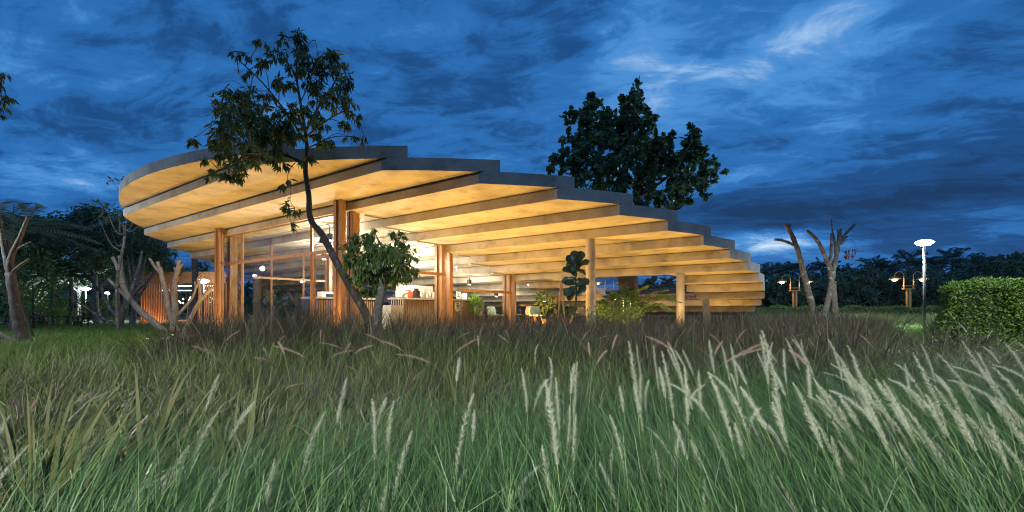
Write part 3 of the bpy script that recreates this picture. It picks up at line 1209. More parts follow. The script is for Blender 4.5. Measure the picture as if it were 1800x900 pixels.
# small bushy tree beside it
YS = 9.1
base = ground_at(668, YS)
stt = thing('young_tree', 'small bushy tree with drooping leaves standing right of the corner pillar', 'tree', base)
tk, lf = MB(), MB()
P_ = lambda x, y, d=0.0: px(x, y, YS + d)
tr = limb(tk, [ground_at(662, YS), P_(663, 560), P_(667, 530), P_(672, 500), P_(672, 470)], .095, .07, 10, 5, knob=.06)
skel = [tr[-4:]]
for pts, r0 in (([P_(672, 480), P_(655, 455), P_(640, 430)], .04), ([P_(672, 475), P_(690, 445), P_(698, 420)], .04), ([P_(672, 475), P_(672, 440, .3), P_(660, 412, .3)], .035), ([P_(672, 485), P_(700, 470, -.4), P_(720, 460, -.4)], .028), ([P_(672, 488), P_(640, 475, -.3), P_(618, 460, -.4)], .028)):
    skel.append(limb(tk, pts, r0, r0 * .4, 6, 4))
cl = []
for x, y, r in ((655, 413, 14), (625, 425, 16), (612, 440, 15), (645, 432, 22), (668, 440, 22), (696, 415, 14), (705, 435, 18), (718, 450, 16), (690, 452, 24), (650, 460, 26), (622, 465, 20), (672, 470, 24), (705, 475, 20), (724, 478, 12), (640, 485, 20), (625, 492, 12), (690, 490, 16), (655, 500, 16), (636, 508, 12), (668, 490, 18), (613, 458, 12), (650, 518, 8), (712, 492, 10), (607, 452, 8)):
    cl.append((px(x, y, YS + rng.uniform(-.5, .5)), r / FPX * YS * 1.08))
clumps(lf, tk, cl, np.concatenate(skel), 3800, .125, .036, droop=1.2, twig=.007)
tk.build('trunk', M['bark_grey'], stt, smooth=True)
lf.build('crown', M['leaf_small'], stt)

# tree growing up through the roof court
YC = 18.9
base = ground_at(1103, YC)
ct = thing('court_tree', 'broad dark tree with round leaves growing up through the opening in the roof', 'tree', base)
tk, lf = MB(), MB()
P_ = lambda x, y, d=0.0: px(x, y, YC + d)
tr = limb(tk, [base, P_(1103, 540), P_(1104, 505), P_(1103, 470), P_(1100, 420), P_(1098, 370), P_(1094, 330)], .27, .17, 12, 5, knob=.05)
tk.lathe([(.36, 0), (.42, .25), (.40, .6), (.28, .75)], P_(1104, 510), 12)
skel = [tr[-8:]]
for pts, r0 in (([P_(1096, 345), P_(1070, 310), P_(1040, 270), P_(1030, 225)], .09), ([P_(1094, 330), P_(1105, 280), P_(1112, 220), P_(1116, 170)], .09), ([P_(1097, 360), P_(1140, 335), P_(1185, 300), P_(1215, 250)], .08),
                ([P_(1100, 385), P_(1150, 372), P_(1195, 366), P_(1230, 320)], .06), ([P_(1070, 310), P_(1020, 310, .5), P_(980, 300, .5)], .05), ([P_(1140, 335), P_(1150, 290, -.6), P_(1165, 255, -.6)], .05), ([P_(1098, 370), P_(1060, 350, -.8), P_(1030, 330, -.9)], .05)):
    skel.append(limb(tk, pts, r0, r0 * .3, 7, 5))
z9 = [(360, 170, 40), (350, 230, 55), (420, 230, 45), (280, 260, 50), (220, 265, 40), (310, 330, 55), (400, 330, 70), (240, 420, 60), (320, 430, 80), (430, 420, 80), (160, 530, 50), (110, 600, 25), (230, 560, 70), (330, 560, 80), (280, 650, 60), (640, 80, 38),
      (630, 140, 50), (600, 190, 50), (650, 200, 50), (590, 260, 60), (680, 270, 60), (740, 300, 35), (540, 330, 70), (640, 360, 80), (540, 440, 80), (650, 470, 80), (740, 410, 50), (800, 440, 50), (880, 400, 38), (850, 420, 30), (1000, 340, 32), (985, 390, 45),
      (1000, 450, 55), (960, 480, 45), (1060, 520, 60), (980, 560, 70), (1100, 560, 50), (1150, 620, 40), (1090, 660, 60), (1060, 740, 45), (980, 660, 70), (880, 560, 70), (800, 540, 70), (760, 620, 80), (880, 660, 80), (700, 560, 70), (450, 560, 70), (560, 560, 80),
      (420, 680, 60), (520, 690, 70), (640, 680, 70), (720, 740, 60), (820, 760, 60), (900, 770, 50), (480, 300, 60), (740, 490, 70), (850, 510, 60), (560, 390, 70), (700, 640, 70), (700, 810, 40), (800, 830, 40), (960, 790, 30), (620, 800, 45), (870, 830, 30)]
cl = []
for x, y, r in z9:
    x, y = 940 + x / 3.6, 130 + y / 3.6
    cl.append((px(x, y, YC + rng.uniform(-1.6, 1.6)), r / 3.6 / FPX * YC * 1.14))
clumps(lf, tk, cl, np.concatenate(skel), 760, .21, .175, droop=.35, roundish=True, twig=.012)
tk.build('trunk', M['bark_dark'], ct, smooth=True)
lf.build('crown', M['leaf_court'], ct)
# staking frame round the court tree
st_ = thing('tree_stakes', 'dark splayed timber stakes tied round the trunk in the roof court', 'tree stakes', base)
q = MB()
q.bar(P_(1085, 513, -.5), P_(1122, 513, -.5), .06)
q.build('crossbar', M['dark_wood'], st_)
for x0, x1, d in ((1088, 1076, -.5), (1107, 1114, -.5), (1117, 1128, -.45), (1100, 1092, .55)):
    q = MB()
    b_ = ground_at(x1 + (x1 - x0) * 1.0, YC + d * 2)
    q.bar(P_(x0, 511, d), b_, .07)
    q.build('stake', M['dark_wood'], st_)
# fairy lights on the stakes
q = MB()
for j in range(22):
    q.lathe([(.004, -.03), (.012, 0), (.004, .03)], px(1090 + 26 * math.sin(j * 2.1) * .6 + 5, 524 + j * 1.5, YC - .55), 6)
tag(q.build('fairy_lights', M['lamp_warm']), 'string of tiny warm bulbs wound round the court tree trunk', 'fairy lights')
# bush growing on the roof by the court
p = px(1062, 338, 17.4)
lfb, tkb = MB(), MB()
rb = thing('roof_shrub', 'dense green shrub on the roof in front of the dark court tree', 'shrub', p)
sk = np.array([p, p + vec(0, 0, .3)])
tkb.tube([p - vec(0, 0, 1.6), p, p + vec(.1, 0, .3)], [.05, .04, .02], 6)
clumps(lfb, tkb, [(px(x, y, 17.4 + rng.uniform(-.4, .4)), r / FPX * 17.4) for x, y, r in ((1035, 330, 10), (1050, 322, 13), (1065, 325, 14), (1080, 332, 12), (1060, 336, 14), (1040, 338, 12), (1088, 338, 9), (1056, 314, 8), (1020, 332, 7))], sk, 600, .12, .05, droop=.2)
tkb.build('stem', M['bark_dark'], rb)
lfb.build('foliage', M['leaf_lime'] if False else M['leaf_small'], rb)

# fiddle leaf fig in front of the first column
YF = 11.4
base = ground_at(1008, YF)
fg = thing('fiddle_leaf_fig', 'young fiddle leaf fig with big dark leaves beside the first round column', 'plant', base)
P_ = lambda x, y, d=0.0: px(x, y, YF + d)
q = MB()
limb(q, [base, P_(1009, 560), P_(1013, 520), P_(1012, 490), P_(1014, 460)], .03, .016, 8, 4)
q.build('trunk', M['bark_dark'], fg, smooth=True)


def big_leaf(base_, d, L, W, nrm):
    q = MB()
    d = d / np.linalg.norm(d)
    s = np.cross(d, nrm)
    s /= np.linalg.norm(s)
    nn = np.cross(s, d)
    prof = ((0, .02), (.12, .22), (.3, .36), (.45, .34), (.62, .46), (.8, .48), (.93, .3), (1, .03))
    V, F = [], []
    for k, (a, b) in enumerate(prof):
        c = base_ + d * L * a - nn * L * .22 * a * a
        wv = .05 * math.sin(k * 2.2) * W
        V += [c + s * W * b + nn * (W * .16 + wv), c, c - s * W * b + nn * (W * .16 - wv)]
    for k in range(len(prof) - 1):
        i = 3 * k
        F += [(i, i + 1, i + 4, i + 3), (i + 1, i + 2, i + 5, i + 4)]
    V2 = [v - nn * .004 for v in V]
    n = len(V)
    F += [tuple(n + a for a in f[::-1]) for f in F]
    q.add(V + V2, F)
    return q


for x, y, dx, dy, L in ((1012, 470, -16, -22, .36), (1014, 465, 10, -24, .38), (1013, 478, -24, -6, .36), (1014, 470, 22, -14, .34), (1012, 490, -24, 4, .34), (1013, 492, 16, 2, .30), (1013, 462, -4, -24, .34), (1012, 505, -22, 12, .36),
                        (1013, 505, 24, -16, .36), (1013, 520, 18, -22, .34), (1012, 480, 4, -14, .30), (1013, 486, -12, -16, .32), (1013, 500, -20, -4, .32), (1014, 476, 18, 2, .30), (1012, 513, -18, 16, .28), (1013, 470, -14, -10, .33), (1014, 458, 16, -20, .3)):
    d = vec(dx, rng.uniform(-14, 14), -dy)
    big_leaf(P_(x, y), d, L, L * .62, vec(rng.uniform(-.5, .5), -1, rng.uniform(.2, .9))).build('leaf', M['leaf_fig'], fg, smooth=True)
# bamboo props beside it
for j, (x0, x1) in enumerate(((986, 980), (987, 994))):
    q = MB()
    q.tube([px(x0, 493, YF + .5), px((x0 + x1) / 2, 535, YF + .5), ground_at(x1 + (x1 - x0) * .6, YF + .5)], .016, 6)
    tag(q.build('bamboo_stake', M['light_wood']), ['thin pale bamboo stake left of the fig, leaning left', 'thin pale bamboo stake left of the fig, leaning right'][j], 'stake', 'bamboo stakes by the fig')

# big bird nest fern under the open roof
YB = 14.2
base = ground_at(1103, YB)
fn = thing('fern', 'large fern with long arching lit fronds in front of the court', 'fern', base)
for (x, y, mx, my, w_) in ((1052, 532, 1070, 532, .16), (1062, 520, 1078, 525, .18), (1050, 552, 1072, 548, .18), (1078, 512, 1088, 530, .18), (1100, 505, 1098, 530, .2), (1135, 503, 1118, 518, .22), (1170, 510, 1140, 520, .2), (1195, 532, 1155, 522, .18), (1182, 548, 1150, 535, .15),
                           (1065, 545, 1082, 545, .2), (1150, 548, 1128, 540, .18), (1118, 508, 1108, 530, .2), (1075, 560, 1088, 555, .16), (1186, 520, 1150, 525, .14), (1045, 545, 1065, 536, .14), (1128, 530, 1114, 545, .18)):
    B = bez([px(1103 + rng.uniform(-4, 4), 573, YB), px(mx, my, YB + rng.uniform(-.5, .3)), px(x, y, YB + rng.uniform(-1.0, .4))], 7)
    q = MB()
    m_ = len(B)
    T = np.gradient(B, axis=0)
    T /= np.linalg.norm(T, axis=1)[:, None]
    side = np.cross(T, vec(0, -.5, 1))
    side /= np.linalg.norm(side, axis=1)[:, None]
    q.tube(B, np.linspace(.014, .004, m_), 4)
    n = 30
    ks = np.linspace(.15, 1, n)
    ctr = np.stack([np.interp(ks * (m_ - 1), np.arange(m_), B[:, c]) for c in range(3)], 1)
    sd = np.stack([np.interp(ks * (m_ - 1), np.arange(m_), side[:, c]) for c in range(3)], 1)
    tt = np.stack([np.interp(ks * (m_ - 1), np.arange(m_), T[:, c]) for c in range(3)], 1)
    wv = w_ * np.sin(np.clip(ks * 1.05, 0, 1) * math.pi * .92) ** .6
    for sg in (-1, 1):
        q.leaves(ctr, sd * sg + tt * .35 + vec(0, 0, -.15), wv + .03, .055)
    q.build('frond', M['leaf_fern'], fn)
# flowering undergrowth around the fern, one low mass
q = MB()
n = 1600
P = np.stack([rng.uniform(1030, 1130, n), rng.uniform(540, 600, n)], 1)
pts = np.array([px(a, b, YB - .8 + rng.uniform(-1, .8)) for a, b in P])
pts = pts[pts[:, 2] > .02]
q.leaves(pts, rng.normal(size=(len(pts), 3)) + vec(0, 0, .4), .10, .035)
tag(q.build('undergrowth', M['leaf_fern']), kind='stuff')


# pollarded trees: bare cut limbs
def pollard(name, label, x, Y, limbs, m, group, thick=.68):
    base = ground_at(x, Y)
    r = thing(name, label, 'tree', base, group)
    q = MB()
    for pts, r0, r1 in limbs:
        pts = [ground_at(a, Y) if b is None else px(a, b, Y + (c[0] if c else 0)) for a, b, *c in pts]
        limb(q, pts, thick * r0 / FPX * Y, thick * r1 / FPX * Y, 9, 5, knob=.12)
    q.build('trunk', M[m], r, smooth=True)
    return r


G = 'pollarded trees with bare cut limbs'
t1 = pollard('pollarded_tree', 'bare pollarded tree right of the roof with a single crooked trunk and short side arm', 1434, 13.5,
        [([(1440, None), (1433, 560), (1424, 525), (1415, 490), (1407, 455), (1397, 425), (1385, 400), (1380, 394)], 9, 4.5), ([(1399, 432), (1385, 426), (1372, 422), (1362, 421)], 4, 3), ([(1393, 415), (1390, 405), (1388, 392)], 3, 2)], 'bark_grey', G)
t2 = pollard('pollarded_tree', 'bare twin trunked pollarded tree right of the roof with many raised cut limbs', 1458, 13.0,
        [([(1446, None), (1448, 560), (1455, 530), (1461, 500), (1466, 470), (1472, 440), (1476, 412), (1478, 402)], 8, 4), ([(1474, None), (1470, 565), (1466, 530), (1464, 495)], 9, 7), ([(1463, 500), (1458, 470), (1450, 450), (1438, 425), (1422, 408), (1418, 406)], 6.5, 3.5),
         ([(1470, 450), (1467, 425), (1463, 405), (1461, 383)], 4, 1.5), ([(1460, 465), (1461, 435), (1462, 410)], 4, 3), ([(1475, 425), (1485, 412), (1496, 401), (1503, 394)], 4, 3), ([(1476, 430), (1484, 421), (1489, 415)], 3, 2.4), ([(1470, 435), (1473, 415), (1472, 404)], 2.5, 1.5),
         ([(1480, 430), (1495, 420), (1510, 445)], .8, .3), ([(1478, 440), (1500, 455), (1508, 470)], .8, .3)], 'bark_grey', G)
q = MB()
n = 26
pts = np.array([px(rng.uniform(1484, 1506), rng.uniform(436, 450), 13.0 + rng.uniform(-.2, .2)) for _ in range(n)])
q.leaves(pts, rng.normal(size=(n, 3)) * .4 + vec(0, 0, -1), .13, .05)
q.build('dry_leaves', M['gold_leaf'], t2)
pollard('pollarded_tree', 'pale pollarded tree on the lawn with a long trunk leaning left and two cut tips', 283, 22.5,
        [([(292, None), (272, 568), (245, 545), (225, 520), (214, 495), (207, 470), (198, 452)], 9, 4.5), ([(216, 500), (213, 478), (211, 450)], 6, 5), ([(232, 532), (210, 510), (190, 490)], 5, 3)], 'bark_pale', G)
pollard('pollarded_tree', 'grey forked tree on the lawn behind the leaning pale trunk', 210, 25.5,
        [([(208, None), (214, 555), (222, 530), (222, 505), (215, 480)], 9, 5), ([(218, 548), (228, 520), (238, 490), (245, 465), (250, 440)], 6, 3), ([(222, 530), (245, 505), (270, 480)], 5, 3), ([(212, 560), (195, 545), (182, 520), (178, 500)], 5, 2.5), ([(205, 570), (180, 560), (150, 540), (120, 520)], 4, 2)], 'bark_grey', G)
pollard('pollarded_tree', 'pale pollarded tree with two upright thick limbs beside the slatted pavilion', 306, 21.5,
        [([(312, None), (298, 545), (293, 515), (286, 490), (281, 470)], 8, 5.5), ([(283, 480), (272, 468), (263, 454)], 4.5, 3), ([(284, 482), (280, 470), (277, 460)], 4.5, 4), ([(304, None), (308, 550), (307, 515), (309, 490), (314, 470), (315, 457)], 8.5, 5), ([(311, 478), (318, 468), (321, 464)], 4, 3), ([(311, 480), (307, 470)], 4, 3)], 'bark_pale', G)
pollard('pollarded_tree', 'pale pollarded tree with slanting limbs just left of the first timber pillar', 335, 20.5,
        [([(322, None), (335, 560), (348, 535), (362, 517), (376, 505)], 6, 4), ([(312, 555), (325, 540), (337, 525), (344, 508), (343, 495)], 4, 2.5), ([(354, 526), (352, 505), (348, 490), (362, 478)], 3.5, 2), ([(344, 508), (356, 486), (366, 480)], 3, 2)], 'bark_pale', G)
pollard('gnarled_tree', 'thick gnarled grey trunk with cut limbs at the left edge of the lawn', 30, 14.6,
        [([(54, None), (50, 608), (38, 588), (31, 560), (25, 520), (18, 480)], 17, 13), ([(50, 610), (20, 600), (-12, 582)], 12, 10), ([(22, 500), (16, 470), (22, 445), (34, 420), (44, 395), (50, 380)], 10, 4), ([(16, 480), (10, 450), (4, 420), (0, 395), (-4, 370)], 9, 5),
         ([(26, 440), (40, 432), (56, 424)], 3, 1.5), ([(22, 478), (36, 466), (52, 455)], 5, 2.5)], 'bark_dark', G, .56)


def tree_proto(name, label, cat_group, H, Rx, nclump, nleaf, L, W, leafm, barkm, trunk_h=.4, tr=.16, seed=1, flat=.8, roundish=False):
    global rng
    keep = rng
    rng = np.random.default_rng(seed)
    r = thing(name, label, 'tree', (0, 0, 0), cat_group)
    tk, lf = MB(), MB()
    sk = []
    t_ = limb(tk, [(0, 0, -.1), (rng.uniform(-.2, .2), 0, H * trunk_h * .5), (rng.uniform(-.3, .3), 0, H * trunk_h), (0, 0, H * .7)], tr, tr * .45, 8, 5, knob=.08)
    sk.append(t_[8:])
    for k in range(7):
        a = k * 2.4 + rng.uniform(0, .5)
        z0 = H * rng.uniform(trunk_h * .6, trunk_h * 1.2)
        p0 = t_[min(len(t_) - 1, int(len(t_) * z0 / (H * .75)))]
        e = vec(math.cos(a) * Rx * .7, math.sin(a) * Rx * .7, H * rng.uniform(.62, .88))
        sk.append(limb(tk, [p0, (p0 + e) / 2 + vec(0, 0, -.05 * H), e], tr * .5, tr * .12, 6, 4))
    cl = []
    for k in range(nclump):
        d = rng.normal(size=3)
        d /= np.linalg.norm(d)
        f = rng.uniform(.45, 1.0)
        c = vec(0, 0, H * (trunk_h + 1) / 2 * 1.02) + d * f * vec(Rx, Rx, H * (1 - trunk_h) / 2 * .95)
        cl.append((c, Rx * rng.uniform(.16, .34)))
    clumps(lf, tk, cl, np.concatenate(sk), nleaf, L, W, droop=.3, twig=.012, flat=flat, roundish=roundish)
    tk.build('trunk', M[barkm], r, smooth=True)
    lf.build('crown', M[leafm], r)
    rng = keep
    return r


GB = 'leafy trees beyond the lawn'
pa = tree_proto('leafy_tree', 'tall spreading dark tree between the gnarled trunk and the slatted pavilion', GB, 7.4, 3.6, 50, 170, .26, .12, 'leaf_bg', 'bark_grey', .5, .2, 3, .6)
pb = tree_proto('leafy_tree', 'dark rounded tree left of the roof edge above the grey forked trunk', GB, 6.6, 3.0, 46, 190, .24, .11, 'leaf_bg', 'bark_grey', .42, .18, 5, .7)
pa.location = ground_at(172, 30)
pb.location = ground_at(232, 29)
lblt = ['leafy tree behind the black garden tables', 'leafy tree at the far left edge behind the gnarled trunk', 'leafy tree peeping above the slatted pavilion', 'dark tree low behind the grey forked trunk', 'dim tree in the gap left of the topiary', 'tree behind the cafe seen through the middle bay', 'tree behind the cafe seen through the front glass', 'tree behind the cafe left of the third pillar', 'tree just outside the back of the cafe', 'tree far behind the white lamp on the lawn', 'dark tree at the back behind the leaning pale trunk']
for j, (src, x, Y, sc, rz) in enumerate(((pa, 100, 33, .98, 1.2), (pb, 25, 31, 1.0, 2.2), (pb, 330, 46, .9, .4), (pa, 205, 38, .75, 2.9), (pb, 60, 45, .95, 4.0), (pa, 700, 46, 1.0, .9), (pb, 520, 44, 1.1, 1.6), (pa, 800, 50, 1.1, 3.0), (pb, 640, 41, .85, 5.0), (pa, 140, 48, .95, 2.0), (pb, 262, 40, .9, 3.3))):
    dup(src, ground_at(x, Y), rz, sc, lblt[j])
# small leafy sapling against the roof's left tip
sp = tree_proto('sapling', 'thin leafy sapling top poking up left of the roof tip', None, 7.6, 1.1, 12, 90, .25, .11, 'leaf_bg', 'bark_grey', .6, .08, 8)
sp.location = ground_at(208, 21.5)
# boughs hanging in at the left edge from a tree beside the camera
p = px(-120, 300, 6.2)
p[2] = 0
eb = thing('overhanging_tree', 'dark drooping bough cut by the left edge high against the sky', 'tree', p)
tk, lf = MB(), MB()
tr = limb(tk, [p, p + vec(.1, 0, 2.5), px(-90, 130, 6.2), px(-40, 120, 6.2), px(2, 150, 6.2)], .12, .02, 8, 5)
clumps(lf, tk, [(px(x, y, 6.2 + rng.uniform(-.3, .3)), r / FPX * 6.2) for x, y, r in ((4, 128, 8), (2, 150, 14), (10, 168, 15), (4, 182, 14), (14, 178, 10), (-10, 160, 22), (0, 196, 10), (-25, 140, 26), (-30, 180, 24), (-60, 150, 30))], tr[10:], 1100, .10, .032, droop=1.0, twig=.006)
tk.build('trunk', M['bark_dark'], eb, smooth=True)
lf.build('crown', M['leaf_tree'], eb)


# palms
def palm_proto(label, H, nf, FL, seed, group):
    global rng
    keep = rng
    rng = np.random.default_rng(seed)
    r = thing('coconut_palm', label, 'palm', (0, 0, 0), group)
    q = MB()
    t_ = limb(q, [(0, 0, -.1), (.15, 0, H * .4), (.1, .1, H * .8), (0, 0, H)], .2, .13, 8, 6)
    q.build('trunk', M['bark_palm'], r, smooth=True)
    q = MB()
    for k in range(nf):
        a = k * 2.39996 + rng.uniform(-.2, .2)
        el = rng.uniform(-.25, 1.35)
        d = vec(math.cos(a) * math.cos(el), math.sin(a) * math.cos(el), math.sin(el))
        L = FL * rng.uniform(.8, 1.1)
        n = 9
        pts = [vec(0, 0, H) + d * L * (j / n) + vec(0, 0, -L * .42 * (j / n) ** 2.2) for j in range(n + 1)]
        B = np.array(pts)
        q.tube(B, np.linspace(.035, .008, n + 1), 4)
        T = np.gradient(B, axis=0)
        T /= np.linalg.norm(T, axis=1)[:, None]
        side = np.cross(T, vec(0, 0, 1))
        side /= np.linalg.norm(side, axis=1)[:, None] + 1e-6
        m_ = 24
        ks = np.linspace(.12, 1, m_)
        ip = lambda A: np.stack([np.interp(ks * n, np.arange(n + 1), A[:, c]) for c in range(3)], 1)
        ctr, sd, tt = ip(B), ip(side), ip(T)
        ll = FL * .24 * np.sin(np.clip(ks * .95 + .05, 0, 1) * math.pi) ** .5
        for sg in (-1, 1):
            q.leaves(ctr, sd * sg + tt * .55 + vec(0, 0, -.55), ll + .1, .10)
    q.build('crown', M['leaf_palm'], r)
    rng = keep
    return r


GP = 'coconut palms along the far treeline'
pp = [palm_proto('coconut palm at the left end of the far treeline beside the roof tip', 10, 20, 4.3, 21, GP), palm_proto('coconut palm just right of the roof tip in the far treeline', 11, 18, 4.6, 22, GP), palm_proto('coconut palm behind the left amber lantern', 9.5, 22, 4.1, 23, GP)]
pl = [(1338, 470, 0), (1356, 466, 1), (1377, 466, 2), (1394, 464, 0, 'coconut palm between the left lantern and the crooked pollarded trunk'), (1419, 466, 1, 'coconut palm directly behind the crooked pollarded trunk'), (1447, 458, 2, 'coconut palm directly behind the twin trunked pollarded tree'),
      (1532, 455, 1, 'coconut palm with a pale frond base midway between pollarded tree and lantern'), (1550, 461, 0, 'short coconut palm second left of the right lantern'), (1565, 460, 2, 'coconut palm just left of the right amber lantern'), (1596, 444, 1, 'tall bushy coconut palm rising above the right lantern'),
      (1612, 452, 2, 'coconut palm touching the left side of the white lamp post'), (1648, 453, 0, 'coconut palm just right of the white lamp post'), (1674, 440, 1, 'tallest coconut palm right of the white lamp'), (1699, 452, 2, 'coconut palm above the left corner of the clipped hedge'),
      (1727, 451, 0, 'coconut palm with open fronds over the clipped hedge'), (1500, 470, 2, 'low coconut palm right of the twin trunked tree'), (1480, 468, 0, 'low coconut palm behind the cut limbs of the twin trunked tree'), (1145, 506, 1, 'smaller coconut palm seen through the roof court'), (1176, 487, 2, 'larger coconut palm seen through the roof court beside the second column'),
      (1690, 462, 1, 'coconut palm filling the gap right of the tallest palm'), (1635, 466, 2, 'low coconut palm behind the white lamp post')]
hp = [10 + 1.6, 11 + 1.7, 9.5 + 1.5]
done = set()
for j, (x, y, k, *lb) in enumerate(pl):
    Y = 95 + 12 * math.sin(j * 1.7)
    p = ground_at(x, Y)
    zt = CAMZ + (HY - y) / FPX * Y
    sc = zt / hp[k]
    if k not in done and not lb:
        pp[k].location = p
        pp[k].scale = (sc,) * 3
        done.add(k)
    else:
        dup(pp[k], p, j * 1.3, (min(sc, 1.15), min(sc, 1.15), sc), lb[0])
# palm at the left, behind the gnarled trunk, and a palm trunk beside the slatted pavilion
lp = dup(pp[0], ground_at(22, 21), 2.0, (.75, .75, .48), 'coconut palm with long feathered fronds behind the gnarled trunk')
lp2 = dup(pp[1], ground_at(338, 26), 1.0, (.95, .95, .62), 'palm with a rough dark trunk beside the slatted pavilion')
lp3 = dup(pp[2], ground_at(122, 33), .3, (.7, .7, .38), 'short palm with a ringed grey trunk behind the black tables')

GF = 'dark broadleaf trees below the far palms'
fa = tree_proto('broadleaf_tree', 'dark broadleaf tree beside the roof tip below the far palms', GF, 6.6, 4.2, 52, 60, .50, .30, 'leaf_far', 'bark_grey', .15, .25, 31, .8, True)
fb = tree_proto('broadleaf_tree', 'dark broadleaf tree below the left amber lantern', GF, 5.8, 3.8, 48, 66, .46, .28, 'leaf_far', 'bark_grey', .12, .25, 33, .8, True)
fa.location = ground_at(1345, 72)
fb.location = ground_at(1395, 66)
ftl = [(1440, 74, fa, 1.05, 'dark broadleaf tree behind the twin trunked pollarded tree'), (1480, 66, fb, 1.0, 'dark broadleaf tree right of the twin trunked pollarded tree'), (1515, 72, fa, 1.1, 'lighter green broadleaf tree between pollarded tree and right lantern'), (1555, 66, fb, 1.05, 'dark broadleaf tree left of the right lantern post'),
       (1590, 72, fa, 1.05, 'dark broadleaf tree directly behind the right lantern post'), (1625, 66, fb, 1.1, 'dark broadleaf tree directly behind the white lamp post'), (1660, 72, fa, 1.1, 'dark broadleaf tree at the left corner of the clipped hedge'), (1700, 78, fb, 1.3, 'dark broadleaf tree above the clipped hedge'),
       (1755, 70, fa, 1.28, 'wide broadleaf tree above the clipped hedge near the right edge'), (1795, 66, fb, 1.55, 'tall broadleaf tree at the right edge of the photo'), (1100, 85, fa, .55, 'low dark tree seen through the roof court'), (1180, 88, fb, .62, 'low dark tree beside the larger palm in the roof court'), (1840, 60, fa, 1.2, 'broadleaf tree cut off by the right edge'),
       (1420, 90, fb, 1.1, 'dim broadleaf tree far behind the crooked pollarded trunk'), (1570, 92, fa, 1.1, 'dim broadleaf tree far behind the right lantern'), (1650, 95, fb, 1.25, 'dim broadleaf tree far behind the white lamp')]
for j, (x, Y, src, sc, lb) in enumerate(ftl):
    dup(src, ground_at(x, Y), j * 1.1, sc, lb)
# far wood that closes the horizon
q = MB()
n = 9000
az = rng.uniform(-1.35, 1.35, n)
dist = rng.uniform(110, 150, n)
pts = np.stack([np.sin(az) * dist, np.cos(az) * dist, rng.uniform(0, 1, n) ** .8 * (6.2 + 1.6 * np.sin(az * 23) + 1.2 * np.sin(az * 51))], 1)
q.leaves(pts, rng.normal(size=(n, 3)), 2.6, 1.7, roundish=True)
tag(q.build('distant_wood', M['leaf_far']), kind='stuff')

# ------------------------------------------------------------------ hedges
def hedge_box(name, label, c, size, rz, n, L, core=.12):
    r = thing(name, label, 'hedge', (c[0], c[1], 0))
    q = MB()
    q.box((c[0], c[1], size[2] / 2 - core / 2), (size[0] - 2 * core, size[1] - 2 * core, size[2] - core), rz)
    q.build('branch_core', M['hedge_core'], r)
    co, si = math.cos(rz), math.sin(rz)
    a = vec(co, si, 0)
    b = vec(-si, co, 0)
    areas = np.array([size[0] * size[1], size[0] * size[2], size[0] * size[2] * .3, size[1] * size[2], size[1] * size[2] * .5])
    cnt = (n * areas / areas.sum()).astype(int)
    P, D = [], []
    for f, k in enumerate(cnt):
        u, v = rng.uniform(-.5, .5, k), rng.uniform(-.5, .5, k)
        if f == 0:
            lp, d = np.stack([u * size[0], v * size[1], np.full(k, size[2])], 1), vec(0, 0, 1)
        elif f in (1, 2):
            sg = -1 if f == 1 else 1
            lp, d = np.stack([u * size[0], np.full(k, sg * size[1] / 2), (v + .5) * size[2]], 1), vec(0, sg, 0)
        else:
            sg = -1 if f == 3 else 1
            lp, d = np.stack([np.full(k, sg * size[0] / 2), u * size[1], (v + .5) * size[2]], 1), vec(sg, 0, 0)
        lum = .09 * (np.sin(lp[:, 0] * 3.1 + 1) * np.sin(lp[:, 1] * 2.7) + np.sin(lp[:, 2] * 4.3 + lp[:, 0] * 2)) + rng.uniform(-.14, .05, k)
        lp = lp + d * lum[:, None] * min(1, size[2])
        P.append(vec(c[0], c[1], 0) + lp[:, :1] * a + lp[:, 1:2] * b + lp[:, 2:] * vec(0, 0, 1))
        D.append((d[0] * a + d[1] * b + d[2] * vec(0, 0, 1)) + rng.normal(size=(k, 3)) * .7)
    q = MB()
    q.leaves(np.concatenate(P), np.concatenate(D), L * rng.uniform(.7, 1.2, sum(cnt)), L * .5)
    q.build('foliage', M['hedge'], r)


hz = -.66
ha, hb_ = vec(math.cos(hz), math.sin(hz), 0), vec(-math.sin(hz), math.cos(hz), 0)
h0 = vec(10.05, 10.7, 0)
hedge_box('clipped_hedge', 'clipped green hedge block beside the white lamp post and the path', h0 + ha * .52 + hb_ * 1.2, (1.04, 2.4, 1.66), hz, 11000, .08, .2)
hedge_box('clipped_hedge', 'longer clipped hedge block cut off by the right edge', h0 + ha * 3.3 + hb_ * 1.3, (4.4, 2.7, 1.74), hz, 27000, .08, .2)
hedge_box('low_hedge', 'long low clipped hedge running across below the far trees and lanterns', (30, 38, 0), (46, 1.6, 1.26), 0, 15000, .16)

